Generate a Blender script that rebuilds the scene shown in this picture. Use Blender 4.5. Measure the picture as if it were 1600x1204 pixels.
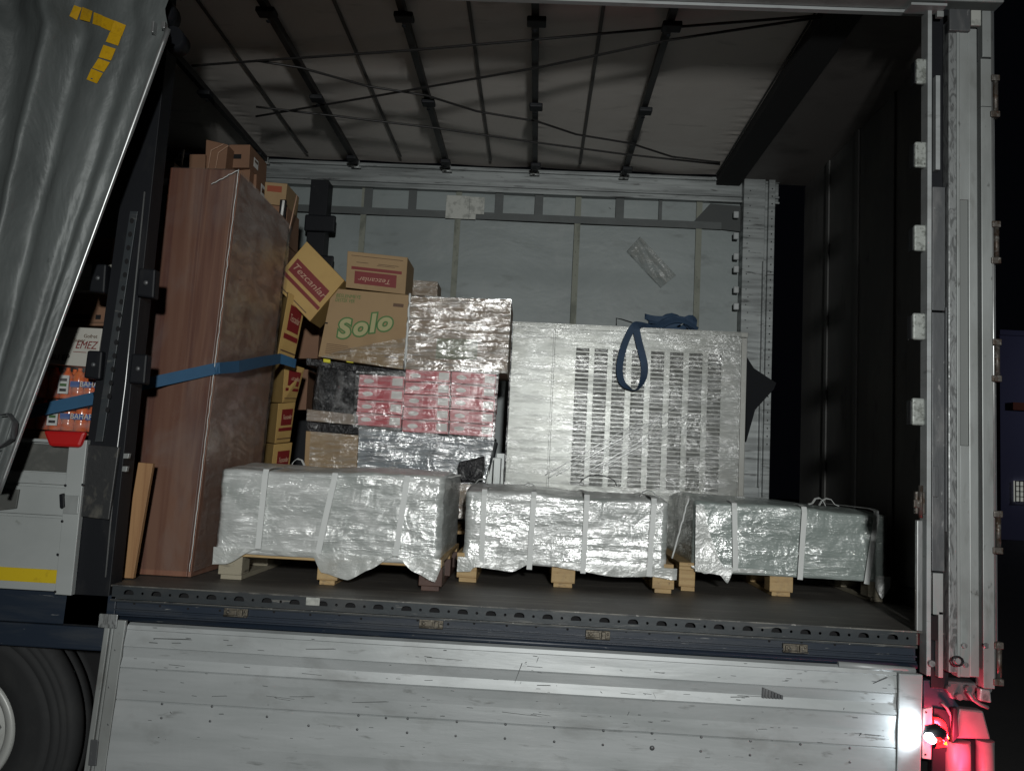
import bpy, bmesh, math, random
from mathutils import Vector, Matrix, noise
random.seed(7)
V = Vector
sc = bpy.context.scene
for o in list(bpy.data.objects): bpy.data.objects.remove(o)
COL = sc.collection

# ---------------------------------------------------------------- camera
YAW, PITCH, ROLL = [math.radians(a) for a in (1.8647, 5.7172, 3.0112)]
FPX = 1290.6
CAM = V((.0933, -3.4253, 1.7633))
_f = V((-math.sin(YAW)*math.cos(PITCH), math.cos(YAW)*math.cos(PITCH), math.sin(PITCH)))
_r = V((math.cos(YAW), math.sin(YAW), 0)); _u = _r.cross(_f)
_r2 = math.cos(ROLL)*_r + math.sin(ROLL)*_u
_u2 = -math.sin(ROLL)*_r + math.cos(ROLL)*_u
def at(px, py, Y):
    d = _f*FPX + _r2*(px-800) - _u2*(py-602)
    return CAM + d*((Y-CAM.y)/d.y)
def atz(px, py, Z):
    d = _f*FPX + _r2*(px-800) - _u2*(py-602)
    return CAM + d*((Z-CAM.z)/d.z)
cd = bpy.data.cameras.new('camera'); cam = bpy.data.objects.new('camera', cd); COL.objects.link(cam)
m3 = Matrix((_r2, _u2, -_f)).transposed().to_4x4(); m3.translation = CAM
cam.matrix_world = m3
cd.sensor_width = 36; cd.lens = FPX/1600*36; cd.clip_end = 500; cd.clip_start = .05
sc.camera = cam

# ---------------------------------------------------------------- light (night, one yard floodlight behind the camera)
w = bpy.data.worlds.new('World'); sc.world = w; w.use_nodes = True
bg = w.node_tree.nodes['Background']; bg.inputs[0].default_value = (.35, .4, .6, 1); bg.inputs[1].default_value = .0022
def lamp(name, kind, loc, power, col, size=.1):
    l = bpy.data.lights.new(name, kind); l.energy = power; l.color = col
    l.shadow_soft_size = size
    o = bpy.data.objects.new(name, l); o.location = loc; COL.objects.link(o); return o
yl = lamp('yard_floodlight', 'SPOT', (.65, -6.6, 2.75), 1300, (.985, 1., .975), .16)
yl.data.spot_size = math.radians(72); yl.data.spot_blend = 1.
yl.rotation_euler = (V((.35, 0, 1.55)) - V(yl.location)).to_track_quat('-Z', 'Y').to_euler()
lamp('added_building_light', 'POINT', (25, 24, 6), 190, (.75, .8, 1.), .2)  # added unseen light that brightens the distant building
sc.view_settings.view_transform = 'Standard'; sc.view_settings.look = 'None'
sc.view_settings.exposure = 0; sc.view_settings.gamma = 1; sc.view_settings.use_curve_mapping = False
sc.cycles.use_denoising = True
sc.cycles.max_bounces = 6; sc.cycles.transparent_max_bounces = 12
sc.cycles.sample_clamp_indirect = 3

# ---------------------------------------------------------------- materials
MATS = {}
def M(name, col, rough=.5, metal=0., marks=(), bump=(), spec=.5, emit=None, estr=0, film=None, coat=0, gloss=None):
    """marks: (scale xyz, lo, hi, colour, amount); bump: (scale xyz, strength, distance); film: (scale, lo, hi, f0, f1) see-through"""
    if name in MATS: return MATS[name]
    m = bpy.data.materials.new(name); MATS[name] = m; m.use_nodes = True
    nt = m.node_tree; N = nt.nodes; L = nt.links
    b = N['Principled BSDF']
    tc = N.new('ShaderNodeTexCoord')
    def nz(scale, detail=5, dist=0, rot=(0, 0, 0), rgh=.6):
        mp = N.new('ShaderNodeMapping'); mp.inputs['Scale'].default_value = scale; mp.inputs['Rotation'].default_value = rot
        L.new(tc.outputs['Object'], mp.inputs[0])
        n = N.new('ShaderNodeTexNoise'); n.inputs['Scale'].default_value = 1; n.inputs['Detail'].default_value = detail
        n.inputs['Roughness'].default_value = rgh; n.inputs['Distortion'].default_value = dist
        L.new(mp.outputs[0], n.inputs['Vector']); return n
    def rng(src, lo, hi, a=0, c=1):
        r = N.new('ShaderNodeMapRange'); r.inputs[1].default_value = lo; r.inputs[2].default_value = hi
        r.inputs[3].default_value = a; r.inputs[4].default_value = c; L.new(src, r.inputs[0]); return r.outputs[0]
    b.inputs['Base Color'].default_value = (*col, 1)
    b.inputs['Roughness'].default_value = rough; b.inputs['Metallic'].default_value = metal
    b.inputs['Specular IOR Level'].default_value = spec
    b.inputs['Coat Weight'].default_value = coat; b.inputs['Coat Roughness'].default_value = .21; b.inputs['Coat IOR'].default_value = 1.9
    cur = None
    for mk in marks:
        s, lo, hi, c, amt = mk[:5]
        mx = N.new('ShaderNodeMix'); mx.data_type = 'RGBA'
        if cur: L.new(cur, mx.inputs[6])
        else: mx.inputs[6].default_value = (*col, 1)
        mx.inputs[7].default_value = (*c, 1)
        n = nz(s, detail=mk[5] if len(mk) > 5 else 5, dist=mk[6] if len(mk) > 6 else .3)
        L.new(rng(n.outputs[0], lo, hi, 0, amt), mx.inputs[0]); cur = mx.outputs[2]
    if cur: L.new(cur, b.inputs['Base Color'])
    last = None
    for bp in bump:
        s, st, di = bp[:3]
        n = nz(s, detail=bp[3] if len(bp) > 3 else 4, dist=bp[4] if len(bp) > 4 else .4, rot=bp[5] if len(bp) > 5 else (0, 0, 0))
        bn = N.new('ShaderNodeBump'); bn.inputs['Strength'].default_value = st; bn.inputs['Distance'].default_value = di
        L.new(n.outputs[0], bn.inputs['Height'])
        if last: L.new(last, bn.inputs['Normal'])
        last = bn.outputs[0]
    if last: L.new(last, b.inputs['Normal']); L.new(last, b.inputs['Coat Normal'])
    if emit:
        b.inputs['Emission Color'].default_value = (*emit, 1); b.inputs['Emission Strength'].default_value = estr
    out = b.outputs[0]
    if film:
        s, lo, hi, f0, f1 = film
        tr = N.new('ShaderNodeBsdfTransparent'); tr.inputs[0].default_value = (.86, .87, .87, 1)
        mx = N.new('ShaderNodeMixShader'); n = nz(s, 6, .6)
        L.new(rng(n.outputs[0], lo, hi, f0, f1), mx.inputs[0]); L.new(tr.outputs[0], mx.inputs[1]); L.new(b.outputs[0], mx.inputs[2])
        out = mx.outputs[0]
    if gloss:      # clear outer film: a thin glossy layer over whatever lies beneath
        gb = N.new('ShaderNodeBsdfGlossy'); k = gloss[0]; gb.inputs['Color'].default_value = (k, k, k, 1); gb.inputs['Roughness'].default_value = gloss[1]
        if last: L.new(last, gb.inputs['Normal'])
        gm = N.new('ShaderNodeMix'); gm.data_type = 'RGBA'; gm.inputs[6].default_value = (k*.25, k*.25, k*.25, 1); gm.inputs[7].default_value = (k*1.9, k*1.9, k*1.9, 1)
        gn = nz((4, 4, 13), 4, .8); L.new(rng(gn.outputs[0], .40, .62), gm.inputs[0]); L.new(gm.outputs[2], gb.inputs['Color'])
        ad = N.new('ShaderNodeAddShader'); L.new(out, ad.inputs[0]); L.new(gb.outputs[0], ad.inputs[1]); out = ad.outputs[0]
    if film or gloss: L.new(out, N['Material Output'].inputs[0])
    return m

WRK = [((5, 5, 44), 1., .0036, 5, 1.0), ((18, 18, 105), 1., .0024, 3, .8), ((5, 5, 5), 1., .013, 3, .8)]
m_alu = M('worn_painted_aluminium', (.37, .39, .395), .46, .15, marks=[((1.2, 1, 9), .4, .7, (.27, .29, .29), .8), ((3, 3, 6), .55, .72, (.20, .205, .20), .6), ((7, 7, 30), .62, .72, (.14, .145, .14), .6), ((2, 2, 2), .55, .7, (.42, .43, .43), .4),
          ((4, 4, 70), .70, .74, (.06, .065, .06), .8), ((22, 22, 40), .73, .77, (.05, .05, .045), .85)], bump=[((1.5, 1.5, 7), .2, .012), ((8, 8, 60), .12, .003)])
m_alu2 = M('dull_aluminium_profile', (.34, .36, .355), .42, .3, marks=[((2.5, 2.5, 2), .45, .7, (.21, .215, .205), .7), ((12, 12, 4), .58, .72, (.13, .125, .11), .6), ((7, 7, 1.5), .45, .75, (.20, .21, .205), .7), ((30, 30, 12), .66, .74, (.07, .07, .065), .8)], bump=[((20, 20, 3), .15, .004)])
m_pock = M('speckled_galvanised_plate', (.33, .35, .33), .5, .2, marks=[((45, 45, 45), .48, .6, (.14, .15, .135), .85), ((90, 90, 90), .58, .66, (.06, .06, .055), .8), ((9, 9, 9), .5, .7, (.22, .235, .22), .6)], bump=[((40, 40, 40), .3, .004)])
m_alu_dk = M('weathered_steel_profile', (.10, .105, .11), .45, .4, marks=[((16, 16, 5), .5, .7, (.22, .22, .22), .6), ((40, 40, 16), .64, .7, (.4, .4, .4), .5)], bump=[((30, 30, 10), .25, .004)])
m_scr = M('scratched_aluminium_strip', (.33, .345, .345), .36, .45, marks=[((26, 26, 9), .48, .6, (.13, .135, .135), .85, 4, 2.5), ((60, 60, 20), .66, .72, (.05, .05, .05), .8)], bump=[((30, 30, 14), .35, .006)])
m_rail = M('far_rail_aluminium', (.27, .29, .29), .42, .3, marks=[((1.5, 1.5, 22), .42, .62, (.12, .13, .13), .8), ((5, 5, 45), .60, .68, (.03, .03, .03), .85)], bump=[((4, 4, 30), .2, .004)])
m_black = M('black_painted_steel', (.0065, .0075, .010), .55, 0, spec=.25, marks=[((9, 9, 4), .55, .75, (.025, .025, .025), .6), ((50, 50, 30), .70, .76, (.16, .15, .13), .5)], bump=[((25, 25, 25), .15, .003)])
m_navy = M('dark_blue_chassis_paint', (.014, .022, .036), .42, 0, marks=[((2, 2, 16), .5, .72, (.05, .055, .06), .6), ((9, 9, 80), .68, .74, (.28, .28, .27), .8), ((45, 45, 60), .72, .76, (.2, .19, .17), .7)], bump=[((8, 8, 30), .2, .004)])
m_railp = M('worn_lashing_rail', (.040, .047, .052), .42, .3, marks=[((6, 6, 60), .62, .72, (.3, .29, .26), .55), ((30, 30, 40), .70, .76, (.4, .38, .33), .7), ((3, 3, 9), .5, .7, (.075, .075, .075), .6)], bump=[((20, 20, 30), .2, .003)])
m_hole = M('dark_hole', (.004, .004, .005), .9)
m_brass = M('grimy_latch_metal', (.13, .115, .09), .5, .5, marks=[((60, 60, 60), .5, .65, (.03, .03, .03), .8), ((90, 90, 90), .62, .7, (.4, .36, .3), .7)], bump=[((80, 80, 80), .4, .003)])
m_rust = M('rusty_hinge', (.10, .09, .08), .5, .5, marks=[((40, 40, 30), .48, .6, (.055, .035, .022), .9), ((60, 60, 60), .56, .66, (.28, .27, .25), .7)], bump=[((70, 70, 70), .4, .003)])
m_floor = M('worn_plywood_floor', (.080, .073, .065), .55, 0, marks=[((1.5, 12, 5), .5, .7, (.13, .12, .105), .8), ((2, 30, 3), .56, .66, (.19, .175, .15), .7), ((60, 60, 9), .62, .70, (.20, .19, .17), .6), ((2.5, 2.5, 2), .5, .7, (.04, .037, .034), .7)], bump=[((6, 50, 10), .2, .004)])
m_tarp = M('roof_tarpaulin', (.66, .62, .58), .6, 0, marks=[((1.5, 1.5, 1), .4, .7, (.55, .51, .475), .7), ((2, 7, 2), .6, .75, (.22, .2, .18), .6)], bump=[((9, 30, 5), .12, .006)])
m_bow = M('roof_bow_steel', (.014, .013, .013), .5, .2, marks=[((9, 30, 9), .6, .72, (.04, .037, .035), .5)])
m_farc = M('grey_curtain_inside', (.215, .245, .245), .5, 0, marks=[((1.2, 1, 1.6), .42, .7, (.165, .19, .19), .8), ((3, 3, 9), .58, .75, (.11, .125, .12), .7), ((6, 6, 3), .55, .7, (.25, .27, .265), .4), ((14, 14, 26), .72, .76, (.05, .055, .05), .8)], bump=[((1.6, 1, 3), .4, .02), ((20, 20, 20), .1, .004)])
m_strapv = M('greenish_webbing', (.19, .20, .165), .7, 0, marks=[((9, 9, 5), .5, .62, (.10, .11, .09), .8), ((60, 60, 40), .64, .7, (.05, .05, .04), .8)])
m_belt = M('dark_grey_belt', (.062, .070, .070), .6, 0, marks=[((6, 6, 9), .5, .7, (.09, .1, .1), .6)])
m_patch = M('pale_repair_patch', (.40, .41, .38), .6, 0, marks=[((20, 20, 20), .5, .62, (.22, .23, .21), .8)])
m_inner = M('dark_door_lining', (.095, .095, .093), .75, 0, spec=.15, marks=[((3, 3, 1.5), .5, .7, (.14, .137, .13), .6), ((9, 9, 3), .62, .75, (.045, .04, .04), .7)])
m_curt = M('silver_grey_curtain', (.13, .144, .142), .5, .1, marks=[((2.5, 2, 1.0), .45, .7, (.06, .067, .067), .8), ((9, 9, 5), .6, .72, (.14, .15, .148), .5), ((26, 26, 18), .70, .75, (.04, .045, .045), .7)], bump=[((5, 5, 2.2), .5, .03), ((12, 12, 9), .3, .012)])
m_yel = M('yellow_reflective_tape', (.62, .36, .01), .4, 0, marks=[((70, 70, 70), .5, .7, (.45, .25, .01), .7)])
m_pole = M('galvanised_tube', (.42, .43, .43), .35, .7, marks=[((30, 30, 9), .5, .7, (.2, .2, .2), .6)])
m_side = M('grey_side_board', (.33, .35, .345), .42, 0, marks=[((1.5, 1, 3), .45, .7, (.28, .30, .295), .7), ((9, 9, 22), .66, .73, (.12, .12, .11), .5)], bump=[((3, 3, 4), .15, .01)])
m_sidedk = M('dirty_board_recess', (.075, .078, .072), .6, 0, marks=[((9, 9, 12), .5, .66, (.13, .13, .12), .8)])
m_ystripe = M('yellow_stripe', (.55, .40, .01), .5, 0, marks=[((30, 30, 30), .6, .75, (.35, .24, .01), .6)])
m_tyre = M('tyre_rubber', (.017, .018, .019), .8, 0, marks=[((9, 9, 9), .5, .7, (.026, .027, .027), .7)], bump=[((40, 40, 40), .2, .003)])
m_rim = M('wheel_rim_paint', (.45, .46, .44), .4, .1, marks=[((9, 9, 9), .5, .7, (.3, .3, .28), .6)])
m_card = M('brown_cardboard', (.30, .20, .10), .7, 0, marks=[((4, 4, 4), .45, .7, (.245, .155, .075), .7), ((60, 60, 5), .6, .8, (.22, .14, .07), .3)], bump=[((5, 5, 5), .2, .006), ((80, 80, 8), .06, .002)])
m_card2 = M('yellowish_cardboard', (.43, .28, .095), .7, 0, marks=[((4, 4, 4), .45, .7, (.34, .21, .07), .7)], bump=[((5, 5, 5), .2, .006)])
m_card3 = M('greyish_cardboard', (.27, .20, .14), .7, 0, marks=[((4, 4, 4), .45, .7, (.22, .165, .115), .7)], bump=[((5, 5, 5), .3, .008)])
m_cardr = M('reddish_brown_cardboard', (.20, .105, .06), .75, 0, marks=[((4, 4, 4), .45, .7, (.16, .085, .05), .7)], bump=[((5, 5, 5), .3, .008)])
m_red = M('maroon_print', (.16, .012, .012), .6)
m_redt = M('rust_red_print', (.26, .055, .022), .65)
m_pale = M('pale_print', (.42, .26, .18), .6)
m_inkb = M('brown_ink', (.10, .055, .03), .7)
m_green = M('green_print', (.05, .14, .03), .6)
m_lgreen = M('light_green_print', (.33, .31, .15), .6)
m_white = M('white_print', (.7, .7, .68), .5)
m_wcart = M('white_carton', (.42, .41, .37), .55, 0, marks=[((9, 9, 9), .5, .7, (.34, .33, .30), .6)], bump=[((9, 9, 9), .2, .005)])
m_pink = M('pink_carton', (.60, .16, .18), .35, 0, marks=[((9, 9, 30), .46, .64, (.64, .38, .38), .75), ((5, 5, 5), .55, .7, (.5, .06, .08), .7)], bump=[((9, 9, 60), .3, .004)])
m_pinkw = M('white_oval_print', (.66, .63, .60), .4)
m_crim = M('crimson_print', (.48, .04, .06), .4)
m_blackf = M('black_plastic_wrap', (.018, .018, .020), .22, 0, bump=[((16, 16, 12), .9, .03, 5, 1.5), ((50, 50, 30), .5, .01)])
m_bluef = M('blue_grey_wrapped_goods', (.16, .185, .21), .35, 0, marks=[((2, 2, 30), .45, .6, (.30, .33, .35), .7), ((5, 5, 5), .55, .68, (.05, .06, .075), .8)], bump=[((3, 3, 50), .6, .02, 5, 1.2)])
m_steel = M('stainless_steel_sheet', (.225, .228, .215), .36, .5, marks=[((2, 2, 2), .4, .7, (.175, .173, .155), .8)], bump=[((2, 2, 3), .15, .01)])
m_dark = M('dark_side_sheet', (.012, .013, .015), .85, spec=.1)
m_blue = M('blue_webbing', (.020, .085, .17), .75, 0, marks=[((4, 4, 4), .4, .7, (.015, .06, .125), .7)], bump=[((200, 200, 200), .3, .002)])
m_blued = M('dark_blue_webbing', (.022, .045, .085), .75, 0, marks=[((9, 9, 9), .4, .7, (.03, .065, .12), .8)], bump=[((200, 200, 200), .3, .002)])
m_orange = M('orange_bottle', (.75, .13, .02), .2, 0, marks=[((30, 30, 4), .5, .7, (.85, .25, .05), .6)], coat=.4)
m_redp = M('red_plastic', (.42, .01, .01), .4)
m_bluep = M('blue_print', (.02, .09, .35), .5)
m_pine = M('fresh_pallet_wood', (.43, .30, .14), .65, 0, marks=[((4, 4, 60), .45, .6, (.33, .21, .09), .8), ((26, 26, 26), .6, .68, (.12, .08, .05), .75), ((9, 9, 9), .55, .7, (.28, .2, .11), .6)], bump=[((4, 50, 50), .2, .003)])
m_oldw = M('weathered_pallet_wood', (.30, .27, .20), .75, 0, marks=[((9, 9, 40), .55, .68, (.07, .06, .045), .8)], bump=[((9, 40, 40), .3, .004)])
m_dkw = M('dark_red_wood', (.060, .028, .020), .6, 0, marks=[((9, 9, 9), .5, .7, (.09, .045, .03), .7)])
m_plank = M('light_timber', (.34, .19, .085), .6, 0, marks=[((40, 40, 1.4), .45, .62, (.24, .12, .05), .8)], bump=[((60, 60, 3), .2, .003)])
m_lam = M('laminated_red_brown_board', (.15, .062, .038), .42, 0, marks=[((9, 3, .35), .44, .58, (.21, .105, .068), .9, 2, 1.2), ((13, 5, .5), .50, .64, (.10, .034, .024), .8, 3, 1.2), ((90, 30, 2.5), .45, .75, (.21, .10, .065), .35), ((3, 3, 2), .55, .75, (.12, .055, .04), .5)], bump=[((30, 30, 2), .1, .003)])
m_lams = M('board_stack_flank', (.22, .115, .08), .5, 0, marks=[((5, 6, .8), .45, .62, (.28, .165, .12), .8), ((3, 3, 3), .6, .7, (.15, .05, .035), .7)], bump=[((5, 5, 2), .2, .01)])
m_strap = M('white_packing_strap', (.58, .60, .59), .45, 0)
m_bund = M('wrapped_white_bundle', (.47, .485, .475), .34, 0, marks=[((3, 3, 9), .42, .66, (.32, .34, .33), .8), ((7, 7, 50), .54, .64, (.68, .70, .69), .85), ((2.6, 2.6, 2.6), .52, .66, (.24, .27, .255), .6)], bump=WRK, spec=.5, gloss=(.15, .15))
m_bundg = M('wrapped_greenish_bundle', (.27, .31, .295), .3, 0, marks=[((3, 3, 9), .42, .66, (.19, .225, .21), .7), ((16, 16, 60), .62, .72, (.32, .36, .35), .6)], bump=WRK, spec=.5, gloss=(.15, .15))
m_skirt = M('hanging_film_skirt', (.50, .52, .50), .3, 0, bump=[((7, 7, 7), .6, .02, 5, 1.5), ((20, 20, 60), .4, .006)], film=((6, 6, 6), .3, .7, .62, .95), gloss=(.08, .28))
m_film = M('stretch_film', (.55, .57, .56), .22, 0, bump=WRK, spec=.5, film=((4, 4, 40), .48, .68, .02, .34), gloss=(.08, .17))
m_filmh = M('heavy_stretch_film', (.5, .51, .50), .2, 0, bump=WRK, spec=.5, film=((5, 5, 45), .48, .66, .02, .42), gloss=(.17, .15))
m_filmm = M('cabinet_stretch_film', (.5, .52, .51), .22, 0, bump=WRK, spec=.5, film=((4, 4, 40), .46, .68, .02, .34), gloss=(.035, .17))
m_filml = M('light_stretch_film', (.45, .42, .40), .25, 0, bump=[((6, 6, 6), .5, .02, 5, 1.5), ((9, 60, 9), .4, .006)], spec=1., film=((5, 5, 12), .42, .72, .08, .36), gloss=(.09, .2))
m_filmb = M('bottle_pack_film', (.6, .6, .6), .15, 0, bump=[((9, 9, 30), .6, .012)], spec=1., film=((9, 9, 20), .45, .7, .05, .28))
m_asph = M('asphalt', (.05, .048, .047), .8, 0, marks=[((.6, .6, 1), .4, .7, (.07, .066, .064), .6), ((30, 30, 30), .5, .7, (.03, .03, .03), .6)], bump=[((60, 60, 60), .3, .01)])
m_bwall = M('bluish_wall', (.17, .17, .28), .8)
m_bred = M('rust_red_fascia', (.35, .10, .05), .8)
m_lit = M('lit_window', (.8, .8, .7), .5, emit=(.85, .88, .78), estr=.22)
m_wlens = M('white_led_lens', (.9, .9, .9), .3, emit=(.9, .96, 1), estr=14)
m_rlens = M('red_lamp_lens', (.7, .02, .02), .2, emit=(1, .03, .03), estr=1.1)
m_olens = M('orange_lamp_core', (.9, .4, .02), .2, emit=(1, .35, .02), estr=5)
m_greyp = M('grey_rubber_bumper', (.13, .12, .122), .45, 0, marks=[((9, 9, 9), .5, .7, (.09, .08, .085), .7)])
m_platew = M('pale_lamp_plate', (.5, .42, .42), .5)

# ---------------------------------------------------------------- mesh helpers
class MB:
    def __init__(s): s.b = bmesh.new(); s.mi = 0; s.smooth = False
    def _f(s, vs):
        try: f = s.b.faces.new(vs)
        except ValueError: return None
        f.material_index = s.mi; f.smooth = s.smooth; return f
    def hexa(s, p, bev=0.):
        """p: bottom four then top four, same order"""
        v = [s.b.verts.new(q) for q in p]
        fs = [s._f([v[i] for i in q]) for q in ((3, 2, 1, 0), (4, 5, 6, 7), (0, 1, 5, 4), (1, 2, 6, 5), (2, 3, 7, 6), (3, 0, 4, 7))]
        if bev:
            es = list({e for f in fs if f for e in f.edges})
            r = bmesh.ops.bevel(s.b, geom=es, offset=bev, segments=2, affect='EDGES', profile=.5)
            for f in r['faces']: f.material_index = s.mi
        return s
    def box(s, x0, x1, y0, y1, z0, z1, bev=0.):
        return s.hexa([V((x0, y0, z0)), V((x1, y0, z0)), V((x1, y1, z0)), V((x0, y1, z0)), V((x0, y0, z1)), V((x1, y0, z1)), V((x1, y1, z1)), V((x0, y1, z1))], bev)
    def front(s, TL, TR, BR, BL, d, bev=0.):
        d = V(d) if not isinstance(d, (int, float)) else V((0, d, 0))
        return s.hexa([BL, BR, BR+d, BL+d, TL, TR, TR+d, TL+d], bev)
    def tube(s, pts, r, n=10, caps=True):
        pts = [V(p) for p in pts]; rings = []; s.smooth = True
        for i, p in enumerate(pts):
            t = (pts[min(i+1, len(pts)-1)] - pts[max(i-1, 0)]).normalized()
            a = t.cross(V((0, 0, 1)));
            if a.length < .05: a = t.cross(V((0, 1, 0)))
            a.normalize(); c = t.cross(a)
            rr = r[i] if isinstance(r, (list, tuple)) else r
            rings.append([s.b.verts.new(p + (a*math.cos(2*math.pi*k/n) + c*math.sin(2*math.pi*k/n))*rr) for k in range(n)])
        for A, B in zip(rings, rings[1:]):
            for k in range(n): s._f([A[k], A[(k+1) % n], B[(k+1) % n], B[k]])
        s.smooth = False
        if caps: s._f(rings[0][::-1]); s._f(rings[-1])
        return s
    def sheet(s, fn, nu, nv):
        g = [[s.b.verts.new(fn(i/nu, j/nv)) for i in range(nu+1)] for j in range(nv+1)]
        s.smooth = True
        for j in range(nv):
            for i in range(nu): s._f([g[j][i], g[j][i+1], g[j+1][i+1], g[j+1][i]])
        s.smooth = False; return s
    def ribbon(s, pts, wd, wid, th=.003):
        """flat webbing along pts; wd = width direction (vector or list)"""
        pts = [V(p) for p in pts]; rings = []
        for i, p in enumerate(pts):
            t = (pts[min(i+1, len(pts)-1)] - pts[max(i-1, 0)]).normalized()
            wv = V(wd[i] if isinstance(wd, list) else wd); wv = (wv - t*wv.dot(t)).normalized()
            n = t.cross(wv).normalized()
            ww = wid[i] if isinstance(wid, list) else wid
            rings.append([s.b.verts.new(p + wv*a*ww/2 + n*b*th/2) for a, b in ((-1, -1), (1, -1), (1, 1), (-1, 1))])
        for A, B in zip(rings, rings[1:]):
            for k in range(4): s._f([A[k], A[(k+1) % 4], B[(k+1) % 4], B[k]])
        s._f(rings[0][::-1]); s._f(rings[-1]); return s
    def plate(s, O, R, U, outer, holes, th):
        """flat plate with real holes; outline and holes in the R,U plane"""
        O, R, U = V(O), V(R), V(U); Nn = R.cross(U).normalized()
        tb = bmesh.new(); es = []
        for lp in [outer] + holes:
            vs = [tb.verts.new(O + R*a + U*b) for a, b in lp]
            es += [tb.edges.new((vs[i], vs[(i+1) % len(vs)])) for i in range(len(vs))]
        bmesh.ops.triangle_fill(tb, use_beauty=True, use_dissolve=False, edges=es)
        ext = bmesh.ops.extrude_face_region(tb, geom=list(tb.faces))
        for e in ext['geom']:
            if isinstance(e, bmesh.types.BMVert): e.co -= Nn*th
        bmesh.ops.recalc_face_normals(tb, faces=list(tb.faces))
        mp = {v: s.b.verts.new(v.co) for v in tb.verts}
        for f in tb.faces: s._f([mp[v] for v in f.verts])
        tb.free(); return s
    def disc(s, O, R, U, a, b, n=20, th=.001):
        O, R, U = V(O), V(R), V(U); Nn = R.cross(U).normalized()
        f = [s.b.verts.new(O + R*a*math.cos(2*math.pi*k/n) + U*b*math.sin(2*math.pi*k/n) + Nn*th) for k in range(n)]
        g = [s.b.verts.new(v.co - Nn*th) for v in f]
        s._f(f)
        for k in range(n): s._f([g[k], g[(k+1) % n], f[(k+1) % n], f[k]])
        return s
    def lathe(s, O, prof, n=64):
        """axis = Y; prof = (radius, y offset)"""
        O = V(O); rings = [[s.b.verts.new(O + V((r*math.cos(2*math.pi*k/n), y, r*math.sin(2*math.pi*k/n)))) for k in range(n)] for r, y in prof]
        s.smooth = True
        for A, B in zip(rings, rings[1:]):
            for k in range(n): s._f([A[k], A[(k+1) % n], B[(k+1) % n], B[k]])
        s.smooth = False; return s
    def dome(s, O, N_, r, n=8):
        O, N_ = V(O), V(N_).normalized(); a = N_.orthogonal().normalized(); c = N_.cross(a); s.smooth = True
        R1 = [s.b.verts.new(O + (a*math.cos(2*math.pi*k/n) + c*math.sin(2*math.pi*k/n))*r) for k in range(n)]
        R2 = [s.b.verts.new(O + (a*math.cos(2*math.pi*k/n) + c*math.sin(2*math.pi*k/n))*r*.65 + N_*r*.45) for k in range(n)]
        for k in range(n): s._f([R1[k], R1[(k+1) % n], R2[(k+1) % n], R2[k]])
        s._f(R2); s.smooth = False; return s
ORG = {}
def build(name, mb, mats, parent=None, org=None, recalc=True):
    if recalc: bmesh.ops.recalc_face_normals(mb.b, faces=list(mb.b.faces))
    if parent: o0 = ORG[parent.name]
    elif org is not None: o0 = V(org)
    else:
        xs = [v.co for v in mb.b.verts]
        o0 = V(((min(p.x for p in xs)+max(p.x for p in xs))/2, (min(p.y for p in xs)+max(p.y for p in xs))/2, min(p.z for p in xs)))
    for v in mb.b.verts: v.co -= o0
    me = bpy.data.meshes.new(name); mb.b.to_mesh(me); mb.b.free()
    for m in (mats if isinstance(mats, (list, tuple)) else [mats]): me.materials.append(m)
    o = bpy.data.objects.new(name, me); COL.objects.link(o)
    if parent: o.parent = parent
    else: o.location = o0
    ORG[o.name] = o0; return o
def root(name, loc):
    o = bpy.data.objects.new(name, None); o.empty_display_size = .1; o.location = loc; COL.objects.link(o); ORG[o.name] = V(loc); return o
def tag(o, label=None, cat=None, group=None, kind=None):
    if label: o['label'] = label
    if cat: o['category'] = cat
    if group: o['group'] = group
    if kind: o['kind'] = kind
    return o
def txt(body, O, R, U, size, mat, parent, name='lettering', shear=0, offset=0, ext=.0006, sx=1., align='LEFT'):
    c = bpy.data.curves.new('t', 'FONT'); c.body = body; c.size = size; c.shear = shear; c.offset = offset; c.extrude = ext
    c.align_x = align; c.align_y = 'CENTER'; c.resolution_u = 4
    t = bpy.data.objects.new('t', c); COL.objects.link(t)
    me = bpy.data.meshes.new_from_object(t.evaluated_get(bpy.context.evaluated_depsgraph_get()))
    bpy.data.objects.remove(t); bpy.data.curves.remove(c)
    O, R, U = V(O), V(R).normalized(), V(U).normalized(); Nn = R.cross(U)
    o0 = ORG[parent.name]
    for v in me.vertices: v.co = O + R*v.co.x*sx + U*v.co.y + Nn*v.co.z - o0
    me.name = name; me.materials.clear(); me.materials.append(mat)
    o = bpy.data.objects.new(name, me); COL.objects.link(o); o.parent = parent; ORG[o.name] = o0; return o
class Face:
    """flat quad seen from the front: TL, TR, BR, BL"""
    def __init__(s, TL, TR, BR, BL):
        s.TL, s.TR, s.BR, s.BL = V(TL), V(TR), V(BR), V(BL)
        s.R = (s.TR-s.TL).normalized(); s.U = (s.TL-s.BL).normalized(); s.N = s.R.cross(s.U).normalized()
    def P(s, u, v, off=0.):
        """u from left, v from top"""
        a = s.TL.lerp(s.TR, u); b = s.BL.lerp(s.BR, u); return a.lerp(b, v) + s.N*off
def decal(F, u0, v0, u1, v1, mat, parent, name='printed_panel', off=.0012):
    mb = MB(); a = [F.P(u0, v1, off), F.P(u1, v1, off), F.P(u1, v0, off), F.P(u0, v0, off)]
    b = [p - F.N*.001 for p in a]
    mb.hexa(b + a); return build(name, mb, mat, parent)
def nzv(p, s=1.): return noise.noise(V(p)*s)
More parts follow.
